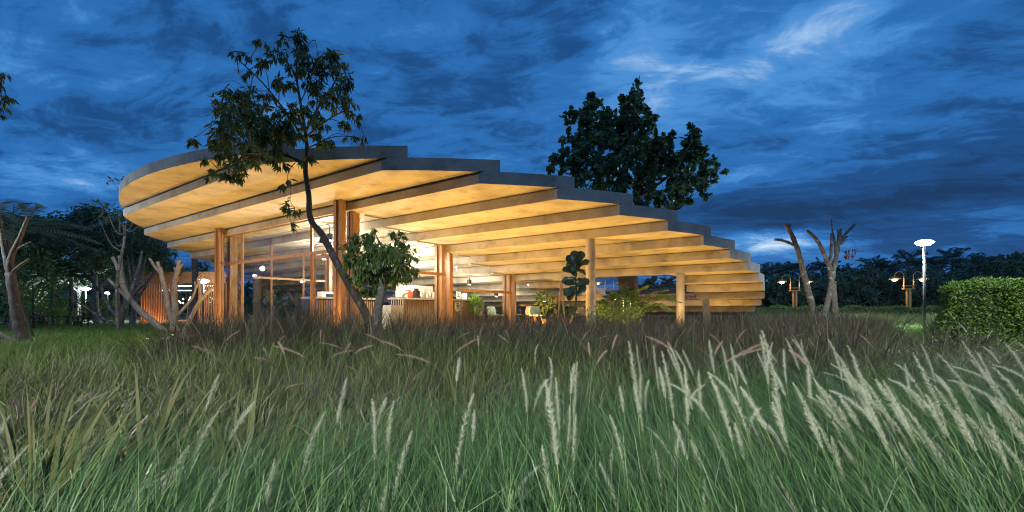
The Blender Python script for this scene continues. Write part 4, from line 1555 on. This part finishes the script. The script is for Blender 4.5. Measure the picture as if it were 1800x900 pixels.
# ------------------------------------------------------------------ path with pavers, lawn platform
q = MB()
pa_ = [(-.0, 8.8), (.0, 10.4), (.35, 12.2), (1.0, 14.2), (2.2, 16.4), (4.2, 18.5)]
xs = [9.2 + a for a, b in pa_]
V, F = [], []
for x, (a, y) in zip(xs, pa_):
    V += [(x - .62, y, .004), (x + .62, y, .004)]
for i in range(len(pa_) - 1):
    F.append((2 * i, 2 * i + 1, 2 * i + 3, 2 * i + 2))
q.add(V, F)
path = tag(q.build('path', M['soil']), kind='structure')
ORI[path.name] = vec(0, 0, 0)
B = bez([(x, y, 0) for x, (a, y) in zip(xs, pa_)], 4)
for k in range(len(B) - 1):
    c, d = B[k], B[k + 1] - B[k]
    ang = math.atan2(d[1], d[0])
    for s in (-.31, .31):
        q = MB()
        nrm = vec(-math.sin(ang), math.cos(ang), 0)
        q.box(c + d / 2 + nrm * s + vec(0, 0, .03 + rng.uniform(-.004, .004)), (np.linalg.norm(d) * .93, .57, .05), ang + rng.uniform(-.02, .02))
        q.build('paver', M['paver'], path)
# pale apron left of the pavilion
q = MB()
ang = np.linspace(2.55, 3.7, 18)
V = []
for a in ang:
    V += [(CX + 12.4 * math.cos(a), CY + 12.4 * math.sin(a), .03), (CX + 9.2 * math.cos(a), CY + 9.2 * math.sin(a), .03)]
q.add(V, [(2 * i, 2 * i + 1, 2 * i + 3, 2 * i + 2) for i in range(17)])
tag(q.build('pavement', M['paver']), kind='structure')

# ------------------------------------------------------------------ lamps
def mushroom_proto(label, H, e, energy, loc, group, shaded=False):
    r = thing('street_lamp', label, 'street lamp', loc, group)
    loc = vec(*loc)
    q = MB()
    q.lathe([(.11, 0), (.11, .06), (.065, .08), (.065, 1.2), (.058, H - .12)], loc, 14)
    q.build('post', M['lamp_post'], r, smooth=True)
    q = MB()
    q.lathe([(.07, H - .15), (.20, H - .13), (.32, H - .06), (.41, H + .02), (.33, H + .09), (.20, H + .145)], loc, 24)
    q.build('diffuser', M['lamp_white'], r, smooth=True)
    q = MB()
    q.lathe([(.19, H + .147), (.15, H + .17), (.03, H + .18)], loc, 24)
    q.build('lamp_shade', M['lamp_white'] if False else M['white_paint'], r, smooth=True)
    if shaded:
        lamp('street_lamp_glow', 'SPOT', loc + vec(.3, .45, H - .2), energy, (1.0, 1.0, .86), size=.25, spot=157, aim=(.03, .15, -1)).data.spot_blend = .3
    else:
        lamp('street_lamp_glow', 'POINT', loc + vec(.1, .5, H - .25), energy, (.86, .95, 1.0), size=.3)
    return r


GL = 'white disc street lamps'
mushroom_proto('tall street lamp with a glowing white disc head beside the clipped hedge', 4.55, 9, 6500, ground_at(1625, 24), GL)
mushroom_proto('bright white disc lamp on the lawn behind the black tables', 3.13, 9, 4200, ground_at(150, 45), GL)
mushroom_proto('small white disc lamp far behind the grey forked trunk', 3.5, 9, 250, ground_at(189, 66), GL)
mushroom_proto('white disc lamp in front of the slatted pavilion by the palm trunk', 3.2, 9, 650, ground_at(357, 34), GL)
mushroom_proto('added white disc street lamp, unseen past the left edge, lighting the lawn', 4.2, 9, 1000, vec(-17.5, 12.8, 0), GL)  # lamp added out of view to light the left lawn
# the lamp beside the photographer that lights the grass in front
mushroom_proto('street lamp beside the camera lighting the front grass', 5.0, 9, 7800, vec(-3.0, -5.6, 0), GL, True)
mushroom_proto('added street lamp, unseen past the right edge, lighting the clipped hedge', 3.8, 9, 1200, vec(8.7, 7.0, 0), GL, True)  # put in out of view to brighten the hedge and right-hand grass


def lantern(label, x, Y):
    base = ground_at(x, Y)
    r = thing('double_lantern', label, 'street lamp', base, 'amber double lantern posts')
    H = 2.95
    q = MB()
    for dx in (-.14, .14):
        q.tube([base + vec(dx, 0, 0), base + vec(dx, 0, H)], .10, 10)
    q.build('post', M['bronze'], r)
    q = MB()
    q.box(base + vec(0, 0, H + .05), (1.0, .3, .10))
    q.box(base + vec(0, 0, H + .32), (.9, .24, .08))
    q.build('bracket', M['bronze'], r)
    for sg in (-1, 1):
        q = MB()
        q.tube([base + vec(sg * .42, 0, H), base + vec(sg * .42, 0, H + .95)], .055, 8)
        q.build('candle_post', M['bronze'], r)
        q = MB()
        a = np.linspace(0, math.pi, 12)
        c = base + vec(sg * .84, 0, H + 1.15)
        pts = [base + vec(sg * .42, 0, H + .9)] + [c + vec(-sg * .42 * math.cos(k), 0, .45 * math.sin(k)) for k in a] + [base + vec(sg * 1.26, 0, H + 1.02)]
        q.tube(pts, .03, 6)
        q.build('arm', M['bronze'], r)
        hd = base + vec(sg * 1.26, 0, H + 1.0)
        q = MB()
        q.lathe([(.46, -.08), (.45, -.05), (.2, .08), (.06, .16)], hd, 16)
        sh_ = q.build('lamp_shade', M['bronze'], r)
        q = MB()
        q.lathe([(.04, -.26), (.16, -.22), (.20, -.12), (.17, -.083)], hd, 12)
        q.build('bulb', M['lamp_amber'], r)
        lamp('lantern_glow', 'POINT', hd - vec(0, 0, .36), 130, (1.0, .58, .22), size=.12)


lantern('amber double lantern post behind the low hedge, left of the white lamp post', 1597, 42)
lantern('amber double lantern post behind the crooked pollarded trunk', 1397, 46)
lantern('amber double lantern seen far off through the roof court', 1071, 48)

# ------------------------------------------------------------------ slatted timber pavilion behind the lawn
p = ground_at(310, 37)
sl = thing('slatted_pavilion', 'low timber pavilion with glowing vertical slats and string lights beyond the lawn', 'pavilion', p)
xa, xb = ground_at(246, 37), ground_at(396, 37)
zt = CAMZ + (HY - 478) / FPX * 37
q = MB()
q.box(((xa[0] + xb[0]) / 2, 39.6, zt - .28), (xb[0] - xa[0] + .6, 5.6, .16))
q.build('roof', M['slat_wood'], sl)
q = MB()
q.box(((xa[0] + xb[0]) / 2, 36.92, zt - .45), (xb[0] - xa[0] + .2, .12, .9))
q.build('fascia', M['slat_wood'], sl)
q = MB()
q.box(((xa[0] + xb[0]) / 2, 39.6, .12), (xb[0] - xa[0] + .2, 5.2, .22))
q.build('floor', M['light_wood'], sl)
src = None
L_ = xb[0] - xa[0]
n = 34
for j in range(n):
    x = xa[0] + L_ * (j + .5) / n
    fr = (j + .5) / n
    if .36 < fr < .66:
        continue
    if src is None:
        q = MB()
        q.box((x, 37.0, zt / 2 - .35), (.09, .10, zt - .9))
        src = q.build('slat', M['slat_wood'], sl)
        x0 = x
    else:
        piece(src, 'slat', sl, vec(x - x0, 0, 0))
for fr in (.0, .35, .68, 1.0):
    q = MB()
    q.box((xa[0] + L_ * fr, 37.25, zt / 2 - .25), (.2, .2, zt - .6))
    q.build('post', M['slat_wood'], sl)
for k, zz in enumerate((zt - 1.0, zt - 1.45)):
    q = MB()
    q.box((xa[0] + L_ * .5, 39.0 - k * 1.5, zz), (L_ * .62, .05, .045))
    q.build('light_strip', M['lamp_warm'], sl)
for k in range(26):
    q = MB()
    f = k / 25
    q.lathe([(.006, -.07), (.05, 0), (.006, .07)], (xa[0] + L_ * (.3 + .6 * f), 37.6 + .5 * math.sin(k * 5), 2.15 - .5 * math.sin(f * 9) ** 2), 6)
    q.build('bulb', M['lamp_warm'], sl)
for fr, e in ((.15, 110), (.5, 160), (.8, 90)):
    lamp('slat_pavilion_glow', 'POINT', (xa[0] + L_ * fr, 38.4, 1.0), e, (1.0, .52, .18), size=.2)
lamp('slat_pavilion_glow', 'POINT', (xa[0] + L_ * .18, 36.3, .3), 60, (1.0, .52, .18), size=.1)

# ------------------------------------------------------------------ black garden tables and chairs on the lawn
def gtable(label, x, Y, w_):
    p = ground_at(x, Y)
    r = thing('garden_table', label, 'table', p, 'black garden furniture')
    q = MB()
    q.box(p + vec(0, 0, .74), (w_, .8, .07))
    q.build('table_top', M['black_paint'], r)
    for sx in (-1, 1):
        for sy in (-1, 1):
            q = MB()
            q.box(p + vec(sx * (w_ / 2 - .12), sy * .3, .352), (.09, .09, .70))
            q.build('leg', M['black_paint'], r)


def gchair(label, x, Y, sg):
    p = ground_at(x, Y)
    r = thing('garden_chair', label, 'chair', p, 'black garden furniture')
    q = MB()
    q.box(p + vec(0, 0, .43), (.5, .5, .06))
    q.build('seat', M['black_paint'], r)
    for sx in (-1, 1):
        for sy in (-1, 1):
            q = MB()
            q.bar(p + vec(sx * .21, sy * .21, 0), p + vec(sx * .21, sy * .21, .398), .07)
            q.build('leg', M['black_paint'], r)
    for sy in (-1, 1):
        q = MB()
        q.bar(p + vec(sg * .23, sy * .2, .462), p + vec(sg * .36, sy * .2, .98), .06)
        q.build('back_post', M['black_paint'], r)
    for k in range(2):
        q = MB()
        q.obox(p + vec(sg * (.26 + .055 * k), 0, .62 + .22 * k), vec(.02, 0, 0), vec(0, .26, 0), vec(0, 0, .075))
        q.build('back_slat', M['black_paint'], r)


gtable('long black garden table on the lawn between its chairs', 107, 27.5, 1.7)
gtable('black garden table behind the gnarled trunk', 45, 28.5, 1.5)
gchair('black garden chair at the right end of the long table', 143, 27.0, 1)
gchair('black garden chair left of the long table with its back to the gnarled trunk', 71, 27.0, -1)
gchair('black garden bench chair second left of the long table', 83, 28.0, -1)
gchair('black garden chair close to the gnarled trunk', 10, 28.2, 1)

# topiary and glowing shrubs on the lawn
def shrub(label, x, Y, rad, h, m, n, name='shrub', cone=False):
    p = ground_at(x, Y)
    r = thing(name, label, 'shrub', p, None)
    q = MB()
    q.tube([p, p + vec(0, 0, h * .6)], [.06, .02], 6)
    q.build('stem', M['bark_dark'], r)
    q = MB()
    if cone:
        f = rng.uniform(0, 1, n)
        a = rng.uniform(0, 6.28, n)
        rr = rad * (1 - f ** 2.2) * rng.uniform(.75, 1.05, n)
        P = p + np.stack([rr * np.cos(a), rr * np.sin(a), f * h], 1)
        D = np.stack([np.cos(a), np.sin(a), .4 + 0 * a], 1) + rng.normal(size=(n, 3)) * .4
    else:
        d = rng.normal(size=(n, 3))
        d /= np.linalg.norm(d, axis=1)[:, None]
        P = p + vec(0, 0, h * .52) + d * vec(rad, rad, h * .5) * rng.uniform(.55, 1.05, (n, 1))
        P[:, 2] = np.maximum(P[:, 2], .02)
        D = d + rng.normal(size=(n, 3)) * .5
    q.leaves(P, D, .17, .08)
    q.build('foliage', M[m], r)


shrub('tall dome clipped topiary behind the black garden tables', 76, 36, 1.5, 3.2, 'hedge', 2600, 'topiary', True)
shrub('bright lime shrub glowing in lamp light behind the gnarled trunk', 44, 34, 1.1, 3.0, 'leaf_lime', 900)
shrub('low bright green shrub behind the long black table', 80, 31, 2.0, 1.3, 'leaf_lime', 1500)
shrub('dark round shrub on the lawn right of the black tables', 140, 36, 1.4, 2.2, 'hedge', 1200)
shrub('green shrub below the white lawn lamp', 185, 34, 1.3, 1.9, 'hedge', 1100)
shrub('drooping yellow green shrub right of the gnarled trunk', 58, 24, 1.3, 4.4, 'leaf_small', 1300)
for j, (xa_, xb_) in enumerate(((62, 33), (128, 120), (118, 128))):
    q = MB()
    q.bar(px(33 if j == 0 else xa_, 525 if j == 0 else 540, 16 if j == 0 else 31), ground_at(62 if j == 0 else xb_ + (xb_ - xa_), 16 if j == 0 else 31), .06)
    tag(q.build('tree_prop', M['dark_wood']), ['dark slanting prop against the gnarled trunk', 'thin dark prop behind the black table leaning left', 'thin dark prop behind the black table leaning right'][j], 'prop', 'dark timber tree props')
# lamp light pooling on lawn trees at far left comes from the lawn lamps above, the outer left one added

# ------------------------------------------------------------------ grasses
def in_pav(P):
    q = P[:, :2] - CC[:2]
    s = q @ NV[:2]
    t = q @ DV[:2]
    return (s > S(2.6)) & (t > -4.6) & (t < 3.2) | ((s > S(12.4)) & (t > -4.6))


def scatter(n, ulo, uhi, Ylo, Yhi, pw=1.0):
    Y = Ylo + (Yhi - Ylo) * rng.uniform(0, 1, n) ** pw
    u = rng.uniform(ulo, uhi, n)
    return np.stack([u * Y, Y, np.zeros(n)], 1), u, Y


def tufted(P, k, spread):
    """n tuft centres -> k blades each, fanned round the centre"""
    n = len(P)
    Q = np.repeat(P, k, 0)
    a = rng.uniform(0, 2 * math.pi, n * k)
    r = spread * np.sqrt(rng.uniform(0, 1, n * k))
    off = np.stack([np.cos(a) * r, np.sin(a) * r], 1)
    Q[:, :2] += off
    return Q, off / spread, a


def front_far(u):
    """how far back the green fountain grass reaches along a sight line"""
    return np.interp(u, [-1.2, -.75, -.45, -.2, 0, .2, .45, .8, 1.2], [1.35, 1.45, 1.75, 2.3, 2.9, 3.5, 4.3, 4.8, 5.0])


# 1: fine green fountain grass in front
P, u, Y = scatter(2600, -1.25, 1.25, .75, 5.0, 1.25)
keep = Y < front_far(u) * rng.uniform(.85, 1.08, len(u))
P = P[keep]
Q, off, a = tufted(P, 24, .15)
n = len(Q)
wind = np.stack([rng.normal(.0, .10, n) - .04, .42 + rng.normal(0, .17, n)], 1)
lean = off * rng.uniform(.12, .38, (n, 1)) + wind
H = rng.uniform(.28, .80, n) * np.repeat(rng.uniform(.72, 1.06, len(P)), 24)
lean += np.repeat(rng.normal(0, .09, (len(P), 2)), 24, 0)
mb = MB()
mb.blades(Q, H, lean, rng.uniform(.0034, .0068, n), 4, .35)
tag(mb.build('fountain_grass', M['grass_green']), kind='stuff')

# 2: mixed purple, straw and green grass behind it
P, u, Y = scatter(3000, -1.25, 1.15, 1.2, 8.2, .9)
keep = (Y > front_far(u) * rng.uniform(.8, 1.0, len(u))) & (Y < np.interp(u, [-1.2, -.6, -.4, 0, .2, .5, 1.2], [5.5, 5.5, 7.4, 6.6, 5.6, 5.4, 5.2]))
P = P[keep]
Q, off, a = tufted(P, 22, .20)
n = len(Q)
lean = off * rng.uniform(.15, .55, (n, 1)) + np.stack([rng.normal(.03, .10, n), rng.normal(.06, .12, n)], 1)
H = rng.uniform(.22, .60, n) * np.interp(Q[:, 1], [2, 3.5, 5.5, 7], [.85, 1.0, 1.4, 1.5])
mb = MB()
mb.blades(Q, H, lean, rng.uniform(.005, .011, n), 4, .5)
tag(mb.build('mixed_grass', M['grass_mixed']), kind='stuff')
# dry fallen straw in it
P, u, Y = scatter(7000, -1.2, .9, 1.3, 7.0, .9)
P = P[Y > front_far(u) * .9]
n = len(P)
P[:, 2] = rng.uniform(.02, .32, n)
aa = rng.uniform(0, 6.28, n)
ll = rng.uniform(.15, .42, n)
mb = MB()
mb.blades(P, rng.uniform(.0, .18, n), np.stack([np.cos(aa) * ll, np.sin(aa) * ll], 1), rng.uniform(.004, .010, n), 3, .8)
tag(mb.build('dry_straw', M['grass_straw']), kind='stuff')

# coarse purple-grey straps among the mixed grass, palest blades painted as highlights
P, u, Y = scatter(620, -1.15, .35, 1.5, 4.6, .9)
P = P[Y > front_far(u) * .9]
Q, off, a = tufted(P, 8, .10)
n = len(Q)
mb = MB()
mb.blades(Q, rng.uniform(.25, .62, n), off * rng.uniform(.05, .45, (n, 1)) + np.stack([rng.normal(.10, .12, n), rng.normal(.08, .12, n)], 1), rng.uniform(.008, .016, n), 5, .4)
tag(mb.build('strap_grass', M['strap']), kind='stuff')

# 3: dark purple fountain grass along the pavilion
P, u, Y = scatter(5400, -.78, 1.02, 3.4, 13.5, .9)
lim = np.interp(u, [-.8, -.62, -.4, 0, .3, .6, .82, .9, 1.05], [8.5, 10.2, 10.4, 11.4, 12.4, 13.5, 13.5, 6.6, 6.6])
lo = np.interp(u, [-.8, -.6, -.4, -.1, .1, .3, .5, .8, 1.05], [7.6, 6.8, 6.4, 5.9, 5.2, 4.6, 4.6, 4.7, 4.6])
lo = lo * rng.uniform(.82, 1.2, len(u))
gapm = ~((u > .755) & (u < .90) & (Y > 4.9))
keep = (Y < lim) & (Y > lo) & gapm & ~in_pav(P)
for (i, t, e, wh) in UPL:
    q_ = ST(S(i), t, 0)
    keep &= np.hypot(P[:, 0] - q_[0], P[:, 1] - q_[1] + .25) > .62
P = P[keep]
Q, off, a = tufted(P, 24, .30)
n = len(Q)
lean = off * rng.uniform(.15, .95, (n, 1)) + np.stack([rng.normal(.05, .16, n), rng.normal(0, .14, n)], 1) + np.repeat(rng.normal(0, .12, (len(P), 2)), 24, 0)
uu = Q[:, 0] / Q[:, 1]
tuft = np.repeat(rng.uniform(.58, 1.24, len(P)), 24)
hmax = tuft * np.interp(uu, [-.8, -.62, -.45, -.2, .2, .6, 1.0], [.80, 1.12, 1.20, 1.02, .98, 1.06, .95])
H = rng.uniform(.40, 1.0, n) * hmax
mb = MB()
gr = np.repeat(rng.uniform(0, 1, len(P)) < np.interp(P[:, 1], [4.5, 7, 11], [.42, .22, .10]), 24)
Wp = rng.uniform(.007, .014, n)
mb.blades(Q[~gr], H[~gr], lean[~gr], Wp[~gr], 4, .4)
tag(mb.build('purple_grass', M['grass_purple']), kind='stuff')
mb = MB()
mb.blades(Q[gr], H[gr] * .86, lean[gr], Wp[gr] * .7, 4, .4)
tag(mb.build('green_grass', M['grass_mixed']), kind='stuff')

# 4: lawn ground cover left and right
P, u, Y = scatter(26000, -1.15, -.40, 5.6, 33, .75)
keep = ~((np.hypot(P[:, 0] - CX, P[:, 1] - CY) < 12.4))
P = P[keep]
P2, u2, Y2 = scatter(11000, .70, .98, 7.2, 37, .8)
onp = np.abs(np.interp(P2[:, 1], [b for a, b in pa_], xs) - P2[:, 0]) < .60
P2 = P2[~(onp & (P2[:, 1] < 17.5))]
P = np.concatenate([P, P2])
Q, off, a = tufted(P, 3, .14)
n = len(Q)
sc_ = np.interp(Q[:, 1], [6, 12, 35], [.8, 1.2, 2.0])
mb = MB()
mb.blades(Q, rng.uniform(.08, .28, n), off * .12 + rng.normal(0, .06, (n, 2)), rng.uniform(.012, .026, n) * sc_, 2, .4)
tag(mb.build('lawn_grass', M['lawn']), kind='stuff')
# meadow grass with pale tips by the low hedge
P, u, Y = scatter(1500, .52, .96, 17, 36, 1.0)
keep = ~((u > .80) & (u < .90) & (Y < 30))
P = P[keep]
Q, off, a = tufted(P, 14, .4)
n = len(Q)
mb = MB()
mb.blades(Q, rng.uniform(.4, 1.0, n), off * .35 + rng.normal(0, .08, (n, 2)), rng.uniform(.010, .022, n), 3, .3)
tag(mb.build('meadow_grass', M['grass_mixed']), kind='stuff')

# strap leaved flax clumps at the lower left
fl = [(60, 720, 1.75, 'clump of bronze strap leaves at the lower left corner', 48), (250, 690, 2.3, 'clump of bronze strap leaves beside the fallen straw', 26), (430, 720, 2.2, 'thin clump of dark strap leaves left of centre', 20), (820, 690, 3.2, 'small dark strap leaf clump in front of the purple grass', 16)]
for x, y, Y, lb, k in fl:
    p = ground_at(x, Y)
    r = thing('flax_clump', lb, 'plant', p, 'strap leaved clumps')
    for j in range(k):
        a = rng.uniform(0, 6.28)
        b0 = p + vec(math.cos(a), math.sin(a), 0) * rng.uniform(0, .12)
        q = MB()
        q.blades(b0[None], np.array([rng.uniform(.45, .85)]), np.array([[math.cos(a) * rng.uniform(.05, .35) + .06, math.sin(a) * .2]]), np.array([rng.uniform(.020, .034)]), 6, .3, face=np.array([rng.normal(0, .5)]))
        q.build('leaf', M['flax'], r)


# ------------------------------------------------------------------ plumes
def plume_mesh(name, seed, bend, L, stem, m):
    """a grass flower head on its stem: base at the origin, bristles round a curved spike"""
    g = np.random.default_rng(seed)
    tot = stem + L
    n = 22
    k = np.linspace(0, 1, n)
    pts = np.stack([bend * k ** 2.6 * .25, bend * k ** 2.2, tot * (k - .10 * abs(bend) * k ** 3)], 1)
    dr = np.clip((k - .72) / .28, 0, 1) ** 2
    pts[:, 2] -= dr * L * (.05 + 1.1 * bend)
    pts[:, 1] += dr * L * (.08 + .8 * bend)
    q = MB()
    q.tube(pts, np.linspace(.0022, .0009, n), 4, mi=1)
    ks = g.uniform(stem / tot, 1.0, 620)
    c = np.stack([np.interp(ks, k, pts[:, j]) for j in range(3)], 1)
    T = np.gradient(pts, axis=0)
    T /= np.linalg.norm(T, axis=1)[:, None]
    t = np.stack([np.interp(ks, k, T[:, j]) for j in range(3)], 1)
    rd = g.normal(size=(620, 3))
    rd -= t * np.sum(rd * t, 1)[:, None]
    rd /= np.linalg.norm(rd, axis=1)[:, None]
    e = (ks - stem / tot) / (1 - stem / tot)
    ln = .018 * np.clip(np.sin(np.clip(e * .93 + .07, 0, 1) * math.pi), .15, 1) ** .5 * g.uniform(.6, 1.25, 620)
    D = rd + t * g.uniform(.45, 1.1, (620, 1))
    D /= np.linalg.norm(D, axis=1)[:, None]
    sd = np.cross(D, g.normal(size=(620, 3)))
    sd /= np.linalg.norm(sd, axis=1)[:, None]
    w = .0006
    V = np.stack([c - sd * w, c + sd * w, c + D * ln[:, None] + sd * w * .3], 1).reshape(-1, 3)
    q.add(V, np.arange(620 * 3).reshape(-1, 3), 0)
    return q.mesh(name, [m, M['stem']])


PM = [plume_mesh('plume', 100 + j, (.03, .08, .15, .05, .22, .10, .04, .30)[j], (.20, .26, .17, .23, .28, .15, .30, .22)[j], .62, M['plume']) for j in range(8)]
PK = [plume_mesh('plume', 200 + j, .22 + .06 * j, .16, .70, M['plume_pink']) for j in range(4)]
HEADS = []


def plume(x, y, z, kind, lean=0.0):
    """a flower head at photo pixel (x, y), standing on the ground where that sight line is z high"""
    Y = (CAMZ - z) * FPX / max(y - HY, 3)
    ymin = 1.35 if x < 1050 else 1.7
    if Y < ymin:
        z = max(CAMZ - ymin * (y - HY) / FPX, .58)
        Y = (CAMZ - z) * FPX / (y - HY)
    p = px(x, y, Y)
    sc = z / .82
    rz = rng.normal(0, .35) if kind == 0 else rng.uniform(0, 6.28)
    ty = lean + rng.normal(0, .10)
    tx = rng.normal(-.10, .08) if kind == 0 else rng.normal(0, .08)
    z_ = z * math.cos(ty)
    hx, hy = math.sin(ty) * z_, -math.sin(tx) * z_ + .12 * sc
    co, si = math.cos(rz), math.sin(rz)
    HEADS.append((kind, x, y, vec(p[0] - (hx * co - hy * si), p[1] - (hx * si + hy * co), 0), sc, (tx, ty, rz)))


man = [(910, 640), (935, 625), (965, 610), (1000, 600), (1010, 650), (1080, 640), (1100, 620), (1110, 640), (1130, 650), (1150, 620), (1178, 585), (1185, 600), (1200, 640), (1230, 640), (1245, 580), (1262, 600), (1290, 590), (1312, 600), (1330, 590), (1350, 600), (1368, 580),
       (1390, 590), (1400, 605), (1060, 720), (1180, 700), (1200, 740), (1225, 720), (1160, 740), (1290, 680), (1310, 700), (1340, 650), (1420, 640), (1440, 660), (1460, 640), (1480, 690), (1500, 640), (1520, 620), (1545, 640), (1560, 690), (1580, 620), (1600, 640), (1620, 660),
       (1640, 600), (1655, 610), (1680, 640), (1700, 600), (1730, 590), (1750, 610), (1770, 600), (1785, 620), (1795, 600), (1700, 700), (1740, 730), (1660, 720), (1600, 720), (1580, 800), (1760, 660), (1430, 740), (1460, 730), (1500, 830), (1370, 840), (1780, 690), (1690, 560),
       (1720, 620), (1400, 560), (1380, 570), (1270, 700), (1050, 760), (1095, 780), (1020, 700), (990, 720), (800, 580), (830, 690), (845, 720), (705, 700), (690, 760), (670, 800), (640, 830), (560, 720), (400, 640), (420, 660), (380, 720), (300, 740), (340, 760), (210, 800),
       (240, 830), (160, 830), (390, 840), (480, 800), (520, 860), (780, 800), (870, 780), (930, 760), (905, 830), (1650, 660), (1530, 700), (1560, 740), (1630, 780), (1710, 780), (1330, 800), (1230, 840), (1120, 820), (50, 700), (20, 760), (620, 650), (640, 700), (660, 640)]
for x, y in man:
    z = float(np.interp(y, [560, 600, 700, 860], [.98, .91, .78, .67])) + rng.uniform(-.05, .03)
    plume(x + rng.uniform(-6, 6), y + rng.uniform(-5, 5), z, 0, lean=-.42 * (x - 900) / 900)
for j in range(20):
    x = 1000 + 800 * rng.uniform(0, 1) ** .8
    y = rng.uniform(600, 760)
    plume(x, y, float(np.interp(y, [560, 600, 700, 860], [.98, .91, .78, .67])) + rng.uniform(-.05, .03), 0, lean=-.42 * (x - 900) / 900)
for j in range(46):
    x = 880 + 920 * rng.uniform(0, 1) ** .7
    plume(x, rng.uniform(575, 665), rng.uniform(.80, .96), 0, lean=-.42 * (x - 900) / 900)
for j in range(46):
    plume(rng.uniform(360, 1560), rng.uniform(560, 592), rng.uniform(.84, .95), 1)
for x, y in ((540, 575), (640, 630), (720, 650), (120, 680), (60, 680), (700, 580), (560, 590), (1570, 560), (1600, 565), (1650, 560), (1540, 575), (1510, 580), (1030, 600), (480, 650)):
    plume(x, y, rng.uniform(.82, .92) if y < 610 else rng.uniform(.60, .68), 1)

# the heads belong to clumps; each clump is one plant with its blades and heads
CL0 = [(300, 'pale plumed grass clump at the lower left beside the strap leaves'), (500, 'pale plumed grass clump in front of the leaning tree'), (720, 'pale plumed grass clump bent over in front of the middle pillar'), (900, 'pale plumed grass clump below the third pillar'),
       (1010, 'pale plumed grass clump in front of the first round column'), (1110, 'pale plumed grass clump in front of the fern'), (1190, 'pale plumed grass clump in front of the second round column'), (1260, 'upright pale plumed grass clump in front of the third round column'),
       (1340, 'pale plumed grass clump below the lowest right end of the roof'), (1420, 'pale plumed grass clump in front of the crooked pollarded trunk'), (1500, 'pale plumed grass clump in front of the twin trunked tree'), (1570, 'pale plumed grass clump in front of the path'),
       (1640, 'pale plumed grass clump below the white lamp post'), (1710, 'pale plumed grass clump in front of the clipped hedge'), (1790, 'pale plumed grass clump leaning in at the right edge'), (60, 'sparse plumed grass clump at the left edge')]
CL1 = [(100, 'pink plumed grass clump at the left edge of the dry grass'), (430, 'pink plumed purple grass clump below the left pillar'), (620, 'pink plumed purple grass clump at the foot of the leaning tree'), (800, 'pink plumed purple grass clump below the coffee counter'), (960, 'pink plumed purple grass clump below the fig'),
       (1120, 'pink plumed purple grass clump below the fern'), (1270, 'pink plumed purple grass clump below the third round column'), (1420, 'pink plumed purple grass clump at the foot of the pollarded trees'), (1570, 'pink plumed purple grass clump beside the path')]
for kind, CLS, nm, bm in ((0, CL0, 'plumed_grass', 'grass_green'), (1, CL1, 'pink_plumed_grass', 'grass_purple')):
    hd = [h for h in HEADS if h[0] == kind]
    cx_ = np.array([c[0] for c in CLS])
    own = [int(np.argmin(abs(cx_ - h[1]))) for h in hd]
    for ci, (xx, lb) in enumerate(CLS):
        mine = [h for h, o_ in zip(hd, own) if o_ == ci]
        if not mine:
            continue
        B0 = np.array([h[3] for h in mine])
        ctr = B0.mean(0)
        r = thing(nm, lb, 'grass', ctr, 'grass clumps with pale plumes' if kind == 0 else 'grass clumps with pink plumes')
        Q, off, a = tufted(B0, 40, .09)
        q = MB()
        n = len(Q)
        q.blades(Q, rng.uniform(.3, .62, n) * (1 if kind == 0 else 1.2), off * rng.uniform(.08, .3, (n, 1)) + np.array([[0, .12]]), rng.uniform(.002, .004, n) * (1 if kind == 0 else 2), 4, .35)
        tag(q.build('blades', M[bm], r), kind='stuff')
        for j, h in enumerate(mine):
            o = bpy.data.objects.new('plume', (PM if kind == 0 else PK)[(j + ci) % (8 if kind == 0 else 4)])
            C.objects.link(o)
            o.parent = r
            o.location = h[3] - ctr
            o.scale = (h[4],) * 3
            o.rotation_euler = h[5]
